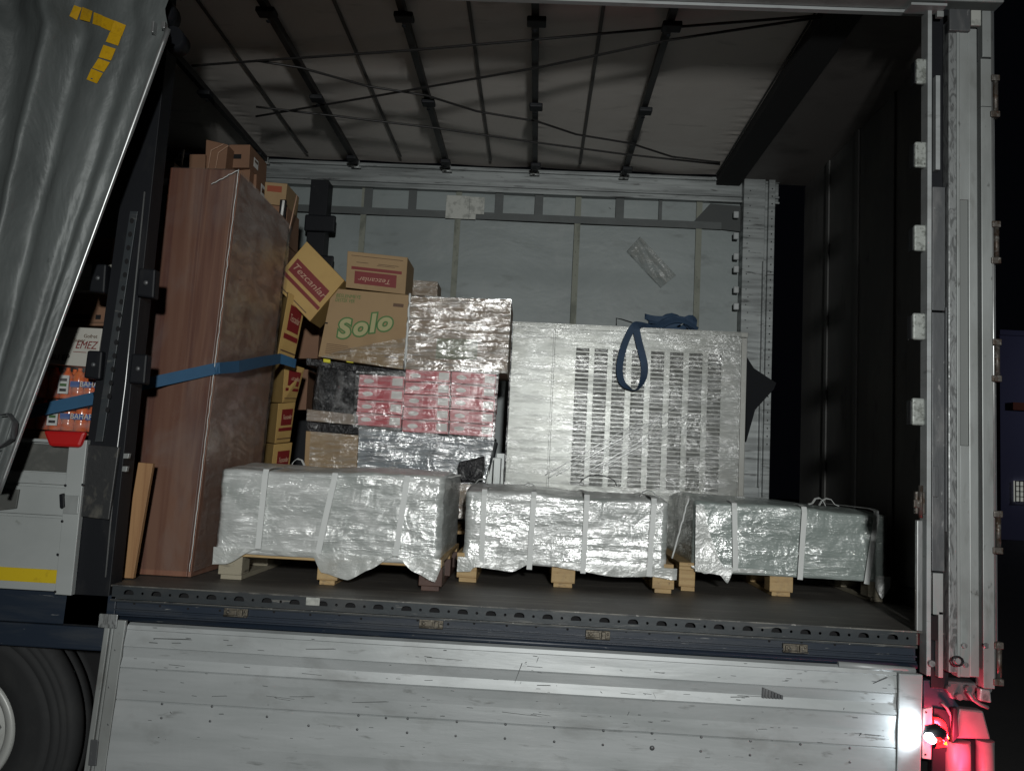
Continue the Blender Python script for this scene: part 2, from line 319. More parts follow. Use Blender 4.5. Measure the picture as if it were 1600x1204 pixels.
def wrinkled(F, nu, nv, amp, off=.008, mu=.0, mv=.0, streak=(4, 30)):
    def fn(i, j):
        u = -mu + i*(1+2*mu); v = -mv + j*(1+2*mv)
        p = F.P(u, v); n = noise.noise(V((p.x*streak[0], p.y*3, p.z*streak[1]))) + .5*noise.noise(V((p.x*streak[0]*3, 7, p.z*streak[1]*2.5)))
        return p + F.N*(off + amp*n)
    mb = MB(); mb.sheet(fn, nu, nv); return mb

# ================================================================ ground and distance
g = MB(); g.box(-60, 60, -25, 90, -.1, 0); tag(build('ground', g, m_asph), kind='structure')
bl = root('distant_building', (26, 32, 0)); tag(bl, 'low bluish building far off in the dark beyond the rear of the trailer', 'building')
b0, b1 = at(1562, 524, 30), at(1700, 512, 30)
g = MB(); g.box(b0.x, b0.x+9, 30, 36, 0, b0.z); build('wall', g, m_bwall, bl)
g = MB(); g.box(b0.x-.1, b0.x+9.1, 29.8, 36.1, b0.z+.002, b0.z+.2); build('roof', g, m_bwall, bl)
p = at(1583, 634, 29.8); g = MB(); g.box(p.x, p.x+6, 29.8, 29.99, p.z-.15, p.z+.15); build('fascia', g, m_bred, bl)
p, q = at(1588, 751, 29.8), at(1620, 785, 29.8); g = MB(); g.box(p.x, q.x+1, 29.9, 29.99, q.z, p.z); wn = build('window', g, m_lit, bl)
g = MB()
for k in range(9): g.box(p.x+k*.16, p.x+k*.16+.03, 29.86, 29.895, q.z, p.z)
for k in range(5): g.box(p.x, q.x+1, 29.82, 29.855, q.z+(p.z-q.z)*k/4-.015, q.z+(p.z-q.z)*k/4+.015)
build('window_bars', g, m_dark, wn)

# ================================================================ the trailer
FL = 1.2; XL, XR, YF = -6.2, 1.95, 2.45
T = root('semi_trailer', (0, 1.2, 0))
tag(T, 'lorry trailer at night, silver side curtain drawn back and drop side hanging open', 'trailer')
g = MB(); g.box(XL, XR, .05, YF, FL-.06, FL); g.box(XL, XR, .007, .0498, FL-.006, FL); build('floor', g, m_floor, T)
# --- side rail with real slots
z0, z1 = 1.146, 1.199
xa, xb = at(176, 915, 0).x, at(1432, 988, 0).x
holes = []; x = xa + .07; k = 0
while x < xb - .06:
    w_, zc = .021, 1.171
    holes.append([(x-w_, zc-.006), (x+w_, zc-.006), (x+w_, zc+.002), (x+w_*.75, zc+.010), (x+w_*.3, zc+.013), (x-w_*.3, zc+.013), (x-w_*.75, zc+.010), (x-w_, zc+.002)])
    if x + .0575 < xb - .03: holes.append([(x+.0575+.0058*math.cos(a*math.pi/4), zc+.001+.0058*math.sin(a*math.pi/4)) for a in range(8)])
    x += .115
g = MB(); g.plate((0, 0, 0), (1, 0, 0), (0, 0, 1), [(xa, z0), (xb, z0), (xb, z1), (xa, z1)], holes, .006)
g.box(xa, xb, -.008, .0, z0-.010, z0-.001)
rail = build('lashing_rail', g, m_railp, T)
g = MB(); g.box(xa, xb, -.0045, -.0002, z1-.0022, z1+.0035, .0008); g.box(xa, xb, -.0105, -.0082, z0-.0035, z0-.0012)
build('worn_edge', g, M('bare_metal_edge', (.16, .155, .14), .5, .3, marks=[((7, 7, 7), .45, .6, (.04, .042, .045), .9), ((40, 40, 40), .6, .7, (.4, .39, .36), .8)]), rail)
g = MB(); g.box(xa, xb, .0405, .0495, z0, FL-.0065); g.box(xa, xb, .0065, .04, z0-.012, z0-.004); build('rail_backing', g, m_hole, rail)
g = MB(); g.box(xa, xb, .010, .028, 1.085, z0-.011); g.box(xa, xb, -.004, .0095, 1.100, 1.106); g.box(xa-.0, xb, .0, .02, 1.062, 1.0845)
g.tube([(xa, .0, 1.068), (xb, .0, 1.068)], .012, 10)
sill = build('side_sill', g, m_navy, T)
for i in range(26):
    xx = xa + .1 + i*.118 + random.uniform(-.02, .02)
    if random.random() < .7:
        g = MB(); g.disc((xx, .0095, 1.126+random.uniform(-.006, .008)), (1, 0, 0), (0, 0, 1), .005, .005); build('bolt_hole', g, m_hole, sill)
for px, py in ((367, 957), (673, 975), (934, 992), (1243, 1013)):
    c = at(px, py, -.01); g = MB()
    g.box(c.x-.048, c.x+.050, -.006, .0085, c.z-.017, c.z+.017, .002)
    g.box(c.x-.040, c.x+.008, -.016, -.0065, c.z-.009, c.z+.012, .003)
    g.box(c.x+.014, c.x+.032, -.02, -.0065, c.z-.015, c.z+.015, .003)
    g.tube([(c.x-.046, -.013, c.z-.012), (c.x+.05, -.013, c.z-.012)], .004, 6)
    g.dome((c.x-.028, -.0165, c.z+.002), (0, -1, 0), .008); g.dome((c.x+.041, -.0065, c.z+.006), (0, -1, 0), .006)
    build('latch', g, m_brass, T)
# white dirt-splashed patch on the rail
g = MB(); c = at(489, 938, 0); g.box(c.x-.028, c.x+.028, -.0022, -.0005, c.z-.018, c.z+.016, .0005); build('paint_patch', g, m_patch, rail)

# --- hanging drop side board
ba, bb = at(187, 968, -.03), at(1440, 1047, -.03)
lx = lambda z: -1.612 - (1.055-z)*.045
rx = lambda z: 1.652 - (1.055-z)*.02
prof = [(1.058, -.012), (1.050, -.030), (1.034, -.034), (1.031, -.031), (.968, -.040), (.9645, -.034), (.961, -.038), (.925, -.034), (.888, -.045), (.8845, -.038), (.881, -.043), (.82, -.040), (.762, -.041), (.7585, -.036), (.755, -.041), (.60, -.046), (.45, -.042), (.30, -.042)]
cl, cr = .085, .095
g = MB()
def bd(i, j):
    t = j*(len(prof)-1); k = min(int(t+1e-6), len(prof)-2); z, y = [a+(b-a)*(t-k) for a, b in zip(prof[k], prof[k+1])]
    x = (lx(z)+cl) + (rx(z)-cr-lx(z)-cl)*i
    n = noise.noise(V((x*1.3, 3, z*9)))*.0045 + noise.noise(V((x*5, 9, z*6)))*.0018
    return V((x, y+n, z))
g.sheet(bd, 120, (len(prof)-1)*2)
for f in g.b.faces: f.smooth = False
rr = random.Random(3); g.mi = 1   # scratches: thin gouges
for i in range(170):
    px = rr.uniform(215, 1400); band = rr.choice([1036, 1068, 1113, 0, 0, 0])
    if rr.random() < .45: px = rr.choice([250, 470, 655, 840, 1010, 1180, 1370]) + rr.gauss(0, 28)
    base = (band + (px-800)*.062 + rr.uniform(-4, 4)) if band else (rr.uniform(1010, 1190) + (px-800)*.062)
    c = at(px, base, -.05); L_ = rr.choice([.01, .02, .03, .06, .14]) * rr.uniform(.5, 1.2) if band else rr.uniform(.003, .022); h_ = rr.uniform(.0003, .0009) if rr.random() < .85 else .0018; sl = rr.uniform(-.08, .08) if rr.random() < .8 else rr.uniform(-3, 3); L_ = L_ if abs(sl) < .1 else L_*.35
    y = -.0485
    g.hexa([V((c.x, y, c.z)), V((c.x+L_, y, c.z+L_*sl)), V((c.x+L_, y+.004, c.z+L_*sl)), V((c.x, y+.004, c.z)), V((c.x, y, c.z+h_)), V((c.x+L_*.9, y, c.z+h_+L_*sl)), V((c.x+L_*.9, y+.004, c.z+h_+L_*sl)), V((c.x, y+.004, c.z+h_))])
board = build('drop_side_board', g, [m_alu, M('scratch_mark', (.07, .075, .075), .6)], T, recalc=False)
g = MB(); g.hexa([V((lx(z)+.002, y, z)) if s == 0 else V((rx(z)-.002, y, z)) for z, y in () for s in ()] or [V((lx(.3)+.01, -.028, .3)), V((rx(.3)-.01, -.028, .3)), V((rx(.3)-.01, -.005, .3)), V((lx(.3)+.01, -.005, .3)),
        V((lx(1.05)+.01, -.028, 1.046)), V((rx(1.05)-.01, -.028, 1.046)), V((rx(1.05)-.01, -.005, 1.046)), V((lx(1.05)+.01, -.005, 1.046))]); build('board_core', g, m_alu_dk, board)
g = MB()
for a, b, y in ((0, .022, -.050), (.025, .036, -.044), (.039, .083, -.047)):
    g.hexa([V((lx(.3)+a, y, .3)), V((lx(.3)+b, y, .3)), V((lx(.3)+b, -.0285, .3)), V((lx(.3)+a, -.0285, .3)), V((lx(1.068)+a, y, 1.07)), V((lx(1.068)+b, y, 1.07)), V((lx(1.068)+b, -.0285, 1.07)), V((lx(1.068)+a, -.0285, 1.07))], .003)
cp = build('end_cap', g, m_alu2, board)
g = MB(); c = at(163, 968, -.05); g.box(c.x-.02, c.x+.055, -.054, -.0505, c.z-.03, c.z+.025, .004); build('scuffed_corner', g, m_scr, board)
g = MB(); c = at(150, 1175, -.05); g.box(c.x-.025, c.x+.008, -.056, -.0505, c.z-.05, c.z+.05, .003); build('clasp', g, m_alu_dk, board)
g = MB(); g.hexa([V((rx(.3)-.092, -.049, .3)), V((rx(.3), -.049, .3)), V((rx(.3), -.0285, .3)), V((rx(.3)-.092, -.0285, .3)), V((rx(1.04)-.092, -.049, 1.045)), V((rx(1.04), -.049, 1.045)), V((rx(1.04), -.0285, 1.045)), V((rx(1.04)-.092, -.0285, 1.045))], .004)
g.tube([(rx(1.05)-.32, -.02, 1.058), (rx(1.05)-.02, -.02, 1.052)], .014, 10)
build('end_cap', g, m_alu, board)
g = MB()
for px, py in ((253, 1099), (252, 1121), (331, 1103), (328, 1126), (417, 1119), (482, 1133), (560, 1117), (558, 1139), (603, 1121), (637, 1122), (636, 1144), (714, 1127), (712, 1149), (790, 1131), (789, 1153), (866, 1136), (866, 1158), (943, 1141), (942, 1163), (1019, 1145), (1096, 1151), (1095, 1173), (1173, 1157), (1172, 1179), (1251, 1162), (1328, 1168), (1328, 1190), (180, 1015), (170, 1073), (169, 1131), (1408, 1172), (1408, 1194)):
    c = at(px, py, -.046); g.dome((c.x, -.0455, c.z), (0, -1, 0), .0052)
c = at(1019, 1168, -.046); g.dome((c.x, -.0455, c.z), (0, -1, 0), .010)
build('rivets', g, m_alu_dk, board)
g = MB(); c = at(1209, 1083, -.046)
for k in range(7): g.hexa([V((c.x-.045+k*.012, -.0475, c.z-.018+k*.002)), V((c.x-.036+k*.012, -.0475, c.z-.02)), V((c.x-.036+k*.012, -.0465, c.z-.02)), V((c.x-.045+k*.012, -.0465, c.z-.018)),
       V((c.x-.045+k*.012, -.0475, c.z+.022-k*.004)), V((c.x-.036+k*.012, -.0475, c.z+.02-k*.004)), V((c.x-.036+k*.012, -.0465, c.z+.02-k*.004)), V((c.x-.045+k*.012, -.0465, c.z+.022-k*.004))])
build('torn_patch', g, m_alu_dk, board)
# --- right corner post (aluminium profile strips)
def strip(g, px0, px1, y0, y1, ya, yb, Y, dy, bev=.002):
    """vertical strip between pixel columns at row 450, rows ya..yb"""
    xa_ = at(px0, 450, Y).x; xb_ = at(px1, 450, Y).x; xm = (px0+px1)/2
    zt_, zb_ = at(xm, ya, Y).z, at(xm, yb, Y).z
    g.box(xa_, xb_, Y, Y+dy, zb_, zt_, bev)
g = MB(); strip(g, 1482.5, 1494.5, 0, 0, 30, 1050, -.034, .05); cpost = build('rear_corner_post', g, m_scr, T)
g = MB(); strip(g, 1449, 1455.5, 0, 0, 14, 1055, -.03, .06, .001); build('edge_strip', g, m_alu, cpost)
g = MB(); strip(g, 1455.8, 1482, 0, 0, 14, 1075, .02, .05); build('post_recess', g, m_black, cpost)
g = MB(); strip(g, 1457, 1477, 0, 0, 292, 485, -.012, .03); strip(g, 1457, 1476, 0, 0, 488, 892, -.012, .03); strip(g, 1477.5, 1479.5, 0, 0, 480, 830, -.022, .03, 0); build('steel_infill', g, m_alu_dk, cpost)
g = MB(); strip(g, 1462, 1469, 0, 0, 118, 265, -.014, .03, .001); build('bright_bar', g, m_alu, cpost)
g = MB(); strip(g, 1459, 1474, 0, 0, 895, 960, -.014, .03); strip(g, 1467, 1474, 0, 0, 955, 1058, -.014, .03); build('lower_bracket', g, m_alu2, cpost)
g = MB(); strip(g, 1456, 1466, 0, 0, 962, 1000, -.02, .03, 0); build('lower_slot', g, m_hole, cpost)
g = MB(); strip(g, 1459, 1467, 0, 0, 728, 776, -.019, .006); build('handle_plate', g, m_alu_dk, cpost)
g = MB(); strip(g, 1495.5, 1500, 0, 0, 45, 1057, -.040, .05, .001); strip(g, 1514, 1528, 0, 0, 45, 1057, -.040, .05, .003); strip(g, 1500.2, 1513.8, 0, 0, 45, 312, -.037, .04, .001); strip(g, 1500.2, 1513.8, 0, 0, 696, 1057, -.037, .04, .001)
prf = build('channel_profile', g, m_alu2, cpost)
g = MB(); strip(g, 1500.3, 1513.7, 0, 0, 312.5, 695.5, -.030, .03, 0); build('profile_groove', g, M('groove_paint', (.17, .18, .175), .5), cpost)
g = MB(); strip(g, 1528.2, 1534, 0, 0, 40, 1075, .0, .03, 0); build('door_gap_seal', g, m_black, cpost)
g = MB(); strip(g, 1534.2, 1551, 0, 0, 92, 166, -.042, .06); strip(g, 1534.2, 1551, 0, 0, 166.8, 1075, -.042, .06); strip(g, 1537, 1551, 0, 0, 17, 89, -.040, .06)
ded = build('rear_door_edge', g, m_alu2, T)
g = MB(); strip(g, 1551.4, 1556, 0, 0, 17, 1060, -.02, .05); build('door_side', g, m_alu_dk, ded)
for yy in (150, 378, 562, 830, 1035):
    g = MB(); c0, c1 = at(1557, yy-24, -.04), at(1557, yy+26, -.04)
    X_ = at(1558, 450, -.04).x
    g.tube([(X_, -.035, c1.z), (X_, -.035, c0.z)], .011, 12); g.box(X_-.022, X_+.013, -.05, -.02, c0.z-.004, c0.z+.022, .003); g.box(X_-.026, X_+.013, -.05, -.02, c1.z-.022, c1.z+.004, .003)
    build('hinge', g, m_rust, ded)
# long door hinge pin
g = MB(); X_ = at(1554, 450, -.04).x; g.tube([(X_, -.028, at(1550, 1060, -.04).z), (X_, -.028, at(1550, 20, -.04).z)], .006, 8); build('hinge_rod', g, m_pole, ded)
# top pieces
g = MB(); strip(g, 1484, 1518, 0, 0, 14, 48, -.055, .02, .003); build('cover_plate', g, m_alu_dk, cpost)
g = MB(); strip(g, 1519, 1535, 0, 0, 16, 40, -.05, .02, .002); build('corner_bracket', g, m_patch, cpost)
g = MB(); strip(g, 1464, 1475, 0, 0, 17, 26, -.03, .02, .002); build('bolt_block', g, m_alu2, cpost)
for px, py in ((1442, 112), (1440, 242), (1439, 372), (1437, 510), (1436, 643)):
    c = at(px, py, -.005); g = MB()
    g.box(c.x-.030, c.x+.022, -.012, .006, c.z-.056, c.z+.056, .008); pk = build('board_pocket', g, m_pock, cpost)
    g = MB(); g.box(c.x-.036, c.x-.031, -.006, .03, c.z-.054, c.z+.046, .002); build('pocket_lip', g, m_black, cpost)
g = MB(); c = at(1436, 785, -.01); g.box(c.x-.018, c.x+.02, -.02, .0, c.z-.045, c.z+.045, .003); g.tube([(c.x+.0, -.025, c.z-.06), (c.x+.0, -.025, c.z+.07)], .009, 8); g.box(c.x-.028, c.x-.004, -.03, -.018, c.z-.02, c.z+.012, .003); build('bolt_latch', g, m_rust, cpost)
g = MB(); c0, c1 = at(1435, 812, .0), at(1438, 985, .0); g.box(c0.x-.012, c0.x+.012, -.015, .005, c1.z, c0.z, .004); build('latch_rod', g, m_pole, cpost)
for px, py, r_ in ((1507, 1008, .010), (1497, 1032, .012), (1509, 1038, .010), (1541, 1008, .011), (1456, 1036, .012)):
    c = at(px, py, -.045); g = MB(); g.tube([(c.x, -.050, c.z), (c.x, -.035, c.z)], r_, 14); build('bolt', g, m_scr, cpost)
g = MB(); c = at(1493, 1031, -.045); pts = [(c.x+.022*math.cos(a*math.pi/5), -.06, c.z+.018*math.sin(a*math.pi/5)) for a in range(10)]; g.tube(pts+[pts[0]], .004, 6, False); build('d_ring', g, m_black, cpost)

# --- header rail over the opening
g = MB(); zt = at(1200, 3, 0).z; 
g.box(XL, 1.985, -.05, .03, zt+.004, zt+.16, .006); hd = build('header_rail', g, m_alu2, T)
g = MB(); g.box(XL, 1.72, -.062, -.052, zt+.020, zt+.028); g.box(XL, 1.72, .032, .06, zt-.008, zt+.012); build('rail_lip', g, m_alu, hd)
g = MB(); c = at(1458, 11, -.05); g.box(c.x-.10, c.x+.05, -.07, -.0, c.z-.005, c.z+.006, .001); build('catch_plate', g, m_alu, hd)

# --- far side
zr0, zr1 = at(800, 305, YF).z, at(800, 267, YF).z
g = MB(); g.box(XL, XR-.2, YF-.05, YF+.02, zr0, zr1, .006); g.box(XL, XR-.2, YF-.07, YF-.051, zr0+.035, zr0+.05, .003); g.box(XL, XR-.2, YF-.075, YF-.051, zr1-.035, zr1-.022, .003); g.box(XL, XR-.2, YF-.068, YF-.051, zr0-.004, zr0+.008)
fr = build('far_header_rail', g, m_rail, T)
g = MB()
zs = at(950, 437, YF).z
def fc(i, j):
    x = XL + (1.72-XL)*i; z = FL + (zr0+.02-FL)*j
    y = YF + .012*math.sin(x*3.2+1) + .01*noise.noise(V((x*1.2, 2, z*2))) + (.006 if z > zs else 0)
    return V((x, y, z))
g.sheet(fc, 110, 40); fcu = build('far_curtain', g, m_farc, T, recalc=False)
for p0, p1 in (((566, 308), (566, 450)), ((714, 306), (712, 470)), ((903, 312), (896, 504)), ((1092, 330), (1086, 514))):
    xx = (at(*p0, YF).x + at(*p1, YF).x)/2
    g = MB(); g.box(xx-.021, xx+.021, YF-.026, YF-.021, FL, zr0); build('vertical_strap', g, m_strapv, fcu)
zb_ = at(820, 342, YF).z
g = MB(); g.box(-2.6, 1.35, YF-.034, YF-.028, zb_-.026, zb_+.026); build('horizontal_belt', g, m_belt, fcu)
for px in (484+92, 645, 780, 842, 968, 1031):
    xx = at(px, 325, YF).x; ww = .03 if px not in (1031,) else .012
    g = MB(); g.box(xx-ww, xx+ww, YF-.0335, YF-.0295, zb_+.0262, zr0); build('belt_hanger', g, m_belt, fcu)
g = MB(); c0, c1 = at(698, 305, YF-.04), at(745, 343, YF-.04); g.box(c0.x, c1.x-.06, YF-.042, YF-.036, c1.z, c0.z); g.box(c1.x-.058, c1.x+.05, YF-.042, YF-.036, c1.z+.04, c0.z-.005); g.box(c1.x-.058, c1.x-.01, YF-.042, YF-.036, c1.z, c1.z+.039); build('pale_patch', g, m_patch, fcu)
# faded clear pouch
g = MB(); F_ = [at(x, y, YF-.03) for x, y in ((984, 392), (1000, 372), (1056, 430), (1033, 449), (984, 392))]
F_ = [at(x, y, YF-.03) for x, y in ((1033, 449), (1056, 430), (1000, 370), (980, 392))]
f_ = [g.b.verts.new(p) for p in F_]; g._f(f_); bmesh.ops.subdivide_edges(g.b, edges=list(g.b.edges), cuts=4, use_grid_fill=True)
for v in g.b.verts: v.co.y += .006*noise.noise(v.co*22)
for a, b in zip(F_[:1]+F_[3:]+F_[2:3], F_[3:]+F_[2:3]+F_[1:2]): g.tube([a, b], .0016, 5)
build('document_pouch', g, M('clear_pouch_film', (.30, .31, .29), .3, 0, spec=.6, bump=[((20, 20, 20), .5, .01)], film=((14, 14, 14), .4, .65, .12, .55)), fcu)
# dark sheet standing in for the shade at the top right corner
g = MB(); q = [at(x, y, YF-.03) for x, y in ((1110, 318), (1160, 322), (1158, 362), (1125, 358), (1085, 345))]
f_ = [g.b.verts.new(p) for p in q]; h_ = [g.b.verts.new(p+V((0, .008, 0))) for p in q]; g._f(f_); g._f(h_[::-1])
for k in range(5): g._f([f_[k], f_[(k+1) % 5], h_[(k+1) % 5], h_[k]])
build('corner_shade_sheet', g, M('corner_shade_tone', (.055, .06, .06), .8), fcu)
# far rear post
c0, c1 = at(1161, 322, YF-.1), at(1210, 322, YF-.1); zb2 = FL
g = MB(); g.box(c0.x, c1.x-.07, YF-.12, YF-.02, zb2, zr1, .003); g.box(c1.x-.045, c1.x, YF-.12, YF-.02, zb2, zr1, .003); g.box(c1.x-.069, c1.x-.046, YF-.09, YF-.02, zb2, zr1)
fp = build('far_rear_post', g, m_rail, T)
g = MB()
for k in range(34):
    z = 2.0 + k*.055; g.disc((c0.x+.03+(k % 2)*.015, YF-.1205, z), (1, 0, 0), (0, 0, 1), .004, .004); g.disc((c1.x-.022, YF-.1205, z+.02), (1, 0, 0), (0, 0, 1), .005, .005)
build('post_holes', g, m_hole, fp)
g = MB(); g.box(c1.x-.085, c1.x-.072, YF-.16, YF-.1205, at(1175, 760, YF).z, at(1175, 415, YF).z, .002); build('vertical_bar', g, m_rail, fp)
for yy in (335, 368, 400, 420, 452, 478):
    c = at(1150, yy, YF-.08); g = MB(); g.box(c.x-.018, c.x+.02, YF-.09, YF-.07, c.z-.028, c.z+.022, .006); build('clip', g, m_alu, fp)
# far centre post (black) with pocket
c = at(500, 320, YF-.1); g = MB(); g.box(c.x-.062, c.x+.068, YF-.16, YF-.04, FL, zr0, .004); fcp = build('far_centre_post', g, m_black, T)
c2 = at(502, 350, YF-.17); g = MB(); g.box(c2.x-.115, c2.x+.105, YF-.2, YF-.161, c2.z-.06, c2.z+.06, .012); build('post_pocket', g, m_black, fcp)
c2 = at(505, 410, YF-.17); g = MB(); g.box(c2.x-.06, c2.x+.075, YF-.185, YF-.161, c2.z-.05, c2.z+.05, .012); build('post_pocket', g, m_black, fcp)
# rear doors seen from inside
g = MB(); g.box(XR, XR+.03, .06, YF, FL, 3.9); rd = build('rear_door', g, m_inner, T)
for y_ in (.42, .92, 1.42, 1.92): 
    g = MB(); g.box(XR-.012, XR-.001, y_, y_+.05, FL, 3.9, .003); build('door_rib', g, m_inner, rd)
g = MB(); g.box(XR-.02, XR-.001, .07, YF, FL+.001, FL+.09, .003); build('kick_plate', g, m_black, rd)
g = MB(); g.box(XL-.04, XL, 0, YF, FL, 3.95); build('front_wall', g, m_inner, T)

# --- roof
ZR = 3.97
g = MB()
seamx = [-1.65, -.98, -.33, .31]
def rf(i, j):
    x = -4.6 + (XR+.02+4.6)*i; y = YF*j
    bd_ = abs(((x+.01+.3225) % .645)-.3225); z = ZR + .003*noise.noise(V((x*1.5, y*1.2, 1))) + .006*math.exp(-(bd_/.05)**2)*noise.noise(V((bd_*4, y*34, 3))) - .010*abs(math.sin((x+.01)/.645*math.pi))
    return V((x, y, z))
g.sheet(rf, 260, 120); rt = build('roof_tarpaulin', g, m_tarp, T)
for sx in (-1.66, -.98, -.33, .31):
    g = MB(); g.box(sx-.009, sx+.009, .1, YF-.15, ZR-.024, ZR-.020); build('roof_seam', g, M('seam_tape', (.075, .07, .066), .6), rt)
g = MB(); g.box(XL, -4.6, 0, YF, ZR, ZR+.02); build('folded_roof', g, m_tarp, T)
for bx in (-3.3, -2.65, -1.985, -1.312, -.646, -.010, .631):
    g = MB(); g.box(bx-.018, bx+.018, .02, YF-.03, ZR-.075, ZR-.035, .004); bw = build('roof_bow', g, m_bow, T)
    for y_, s_ in ((.32, 1.2), (1.25, 1.), (2.2, .9)):
        g = MB(); g.box(bx-.032*s_, bx+.045*s_, y_-.035, y_+.035, ZR-.10, ZR-.074, .006); g.dome((bx, y_+.05, ZR-.104), (0, 0, -1), .012); build('bow_slider', g, m_black, bw)
    g = MB(); g.box(bx-.022, bx+.022, YF-.09, YF-.071, zr1-.05, ZR-.04, .003); g.tube([(bx-.035, YF-.085, zr1-.052), (bx+.035, YF-.085, zr1-.052)], .008, 6); build('bow_foot', g, m_alu2, bw)
# wide rear roof end frame (black) and the rear header behind it
pa, pb = atz(1130, 262, ZR-.06), atz(1289, 17, ZR-.06)
g = MB(); g.box(1.30, 1.47, .03, YF-.03, ZR-.10, ZR-.03, .006); eb = build('roof_end_bow', g, m_hole, T)
g = MB(); g.box(1.471, XR, .03, YF-.03, ZR-.07, ZR-.05); build('rear_header_lining', g, M('header_lining', (.11, .10, .095), .6, marks=[((3, 3, 3), .5, .7, (.06, .055, .05), .8)]), T)
g = MB(); g.tube([(1.285, .1, ZR-.04), (1.29, YF-.1, ZR-.04)], .006, 6); build('tarp_edge_cord', g, m_bow, rt)
# roof cables
def cable(pp, Z=ZR-.085, sag=0):
    pts = [atz(x, y, Z) for x, y in pp]; g = MB()
    dense = []
    for a, b in zip(pts, pts[1:]):
        for k in range(6): dense.append(a.lerp(b, k/6))
    dense.append(pts[-1]); g.tube(dense, .0065, 6); build('roof_cable', g, m_bow, T)
cable([(300, 103), (420, 94), (640, 79), (840, 62), (1050, 43), (1290, 24)])
cable([(400, 182), (600, 148), (840, 106), (1050, 62), (1290, 26)])
cable([(400, 95), (470, 106), (575, 135), (665, 149), (745, 174), (840, 190), (900, 210), (985, 224), (1050, 245), (1125, 254)])
cable([(400, 167), (520, 181), (680, 200), (840, 223), (975, 241), (1125, 257)])

# --- centre post on the near side
def pxq(l, Y): return [at(x, y, Y) for x, y in l]
def lean(g, TL, TR, BR, BL, Y, d, bev=.003):
    a = pxq([TL, TR, BR, BL], Y); g.front(*a, d, bev); return a
g = MB(); lean(g, (222, 60), (262, 62), (163, 1000), (95, 992), .0, .10); post = build('centre_post', g, m_black, T)
g = MB(); lean(g, (205, 60), (236, 62), (168, 905), (150, 903), .03, .12); build('post_flange', g, m_black, post)
g = MB(); lean(g, (203, 330), (215, 330), (160, 690), (148, 690), -.012, .0115, .001); g.mi = 1
for k in range(15):
    t = k/14; x = 203+ (165-203)*t + 2; y = 345 + (640-345)*t
    c = at(x+1, y, -.0125); g.disc(c, (1, 0, 0), (0, 0, 1), .009, .012, 12)
build('perforated_strip', g, [m_railp, m_hole], post)
g = MB(); g.tube(pxq([(226, 300), (196, 600), (184, 695), (165, 901)], -.004), .0035, 6); build('bright_edge', g, m_pole, post)
for q in (((143, 412), (166, 412), (163, 458), (138, 455)), ((216, 418), (243, 420), (240, 466), (212, 462)), ((136, 547), (160, 548), (156, 593), (130, 590)), ((205, 552), (230, 553), (226, 600), (200, 598))):
    g = MB(); lean(g, *q, -.03, .05, .008); pk = build('post_pocket', g, m_black, post)
    c = at(sum(a for a, b in q)/4, sum(b for a, b in q)/4, -.031); g = MB(); g.dome(c, (0, -1, 0), .01); build('pocket_bolt', g, m_alu_dk, post)
g = MB(); lean(g, (136, 694), (186, 698), (170, 812), (122, 806), -.02, .019, .004); build('scuffed_plate', g, M('scuffed_black_plate', (.022, .023, .024), .5, marks=[((16, 16, 12), .52, .66, (.10, .095, .08), .7)], bump=[((30, 30, 30), .4, .004)]), post)
g = MB(); lean(g, (193, 708), (202, 708), (200, 716), (192, 716), -.01, .02, .002); lean(g, (191, 728), (199, 728), (197, 737), (190, 736), -.01, .02, .002); build('clip', g, m_alu2, post)
# black runner carriage at the top of the post
g = MB(); c = at(247, 20, -.08); g.tube([(c.x, -.12, c.z), (c.x, -.02, c.z)], .075, 24); g.box(c.x-.06, c.x+.05, -.11, -.02, c.z, c.z+.2, .01); c = at(268, 58, -.08); g.tube([(c.x, -.08, c.z), (c.x, .0, c.z)], .05, 20); build('curtain_runner', g, m_black, T)

# --- next bay: closed drop side board with stripe
def sb(g, x0, x1, z0, z1, y0, y1, bev=.002): g.box(x0, x1, y0, y1, z0, z1, bev)
c = at(108, 925, -.02); X1 = c.x; zb3 = at(60, 922, -.02).z
zt3 = at(60, 688, -.02).z
z760, z805, zA, zB = at(50, 757, -.02).z, at(50, 805, -.02).z, at(40, 887, -.02).z, at(40, 908, -.02).z
g = MB(); sb(g, XL, X1, zb3, z805-.006, -.02, .012); sb(g, XL, X1, z805+.006, z760-.006, -.022, .012); sb(g, XL, X1, z760+.006, at(50, 737, -.02).z, -.020, .012); g.box(XL, X1, -.008, .008, zb3+.01, zt3-.004)
s2 = build('closed_side_board', g, m_side, T)
g = MB(); g.box(XL, X1, -.012, -.0085, at(50, 735, -.02).z, at(50, 692, -.02).z); build('board_recess', g, m_sidedk, s2)
g = MB(); g.box(XL, X1-.03, -.03, .015, zt3-.006, zt3+.008, .003); build('board_top_edge', g, m_side, s2)
g = MB(); g.box(XL, X1-.008, -.0245, -.0205, zB, zA); build('yellow_stripe', g, m_ystripe, s2)
g = MB(); lean(g, (108, 690), (136, 687), (111, 930), (85, 928), -.034, .03, .003); ecp = build('board_end_profile', g, m_side, s2)
g = MB(); lean(g, (101, 773), (124, 774), (121, 803), (98, 802), -.040, .0055, .002); build('end_clamp', g, m_alu2, s2)
g = MB(); lean(g, (92, 772), (99, 770), (100, 792), (93, 794), -.05, .012, .003); build('clamp_hook', g, m_black, s2)
g = MB()
for px, py in ((97, 814), (90, 866), (86, 924), (102, 758), (129, 757)): c = at(px, py, -.036); g.dome(c, (0, -1, 0), .006)
build('rivets', g, m_black, s2)
g = MB(); lean(g, (-30, 766), (30, 764), (25, 794), (-30, 800), -.032, .01, .003); build('hinge_plate', g, m_sidedk, s2)
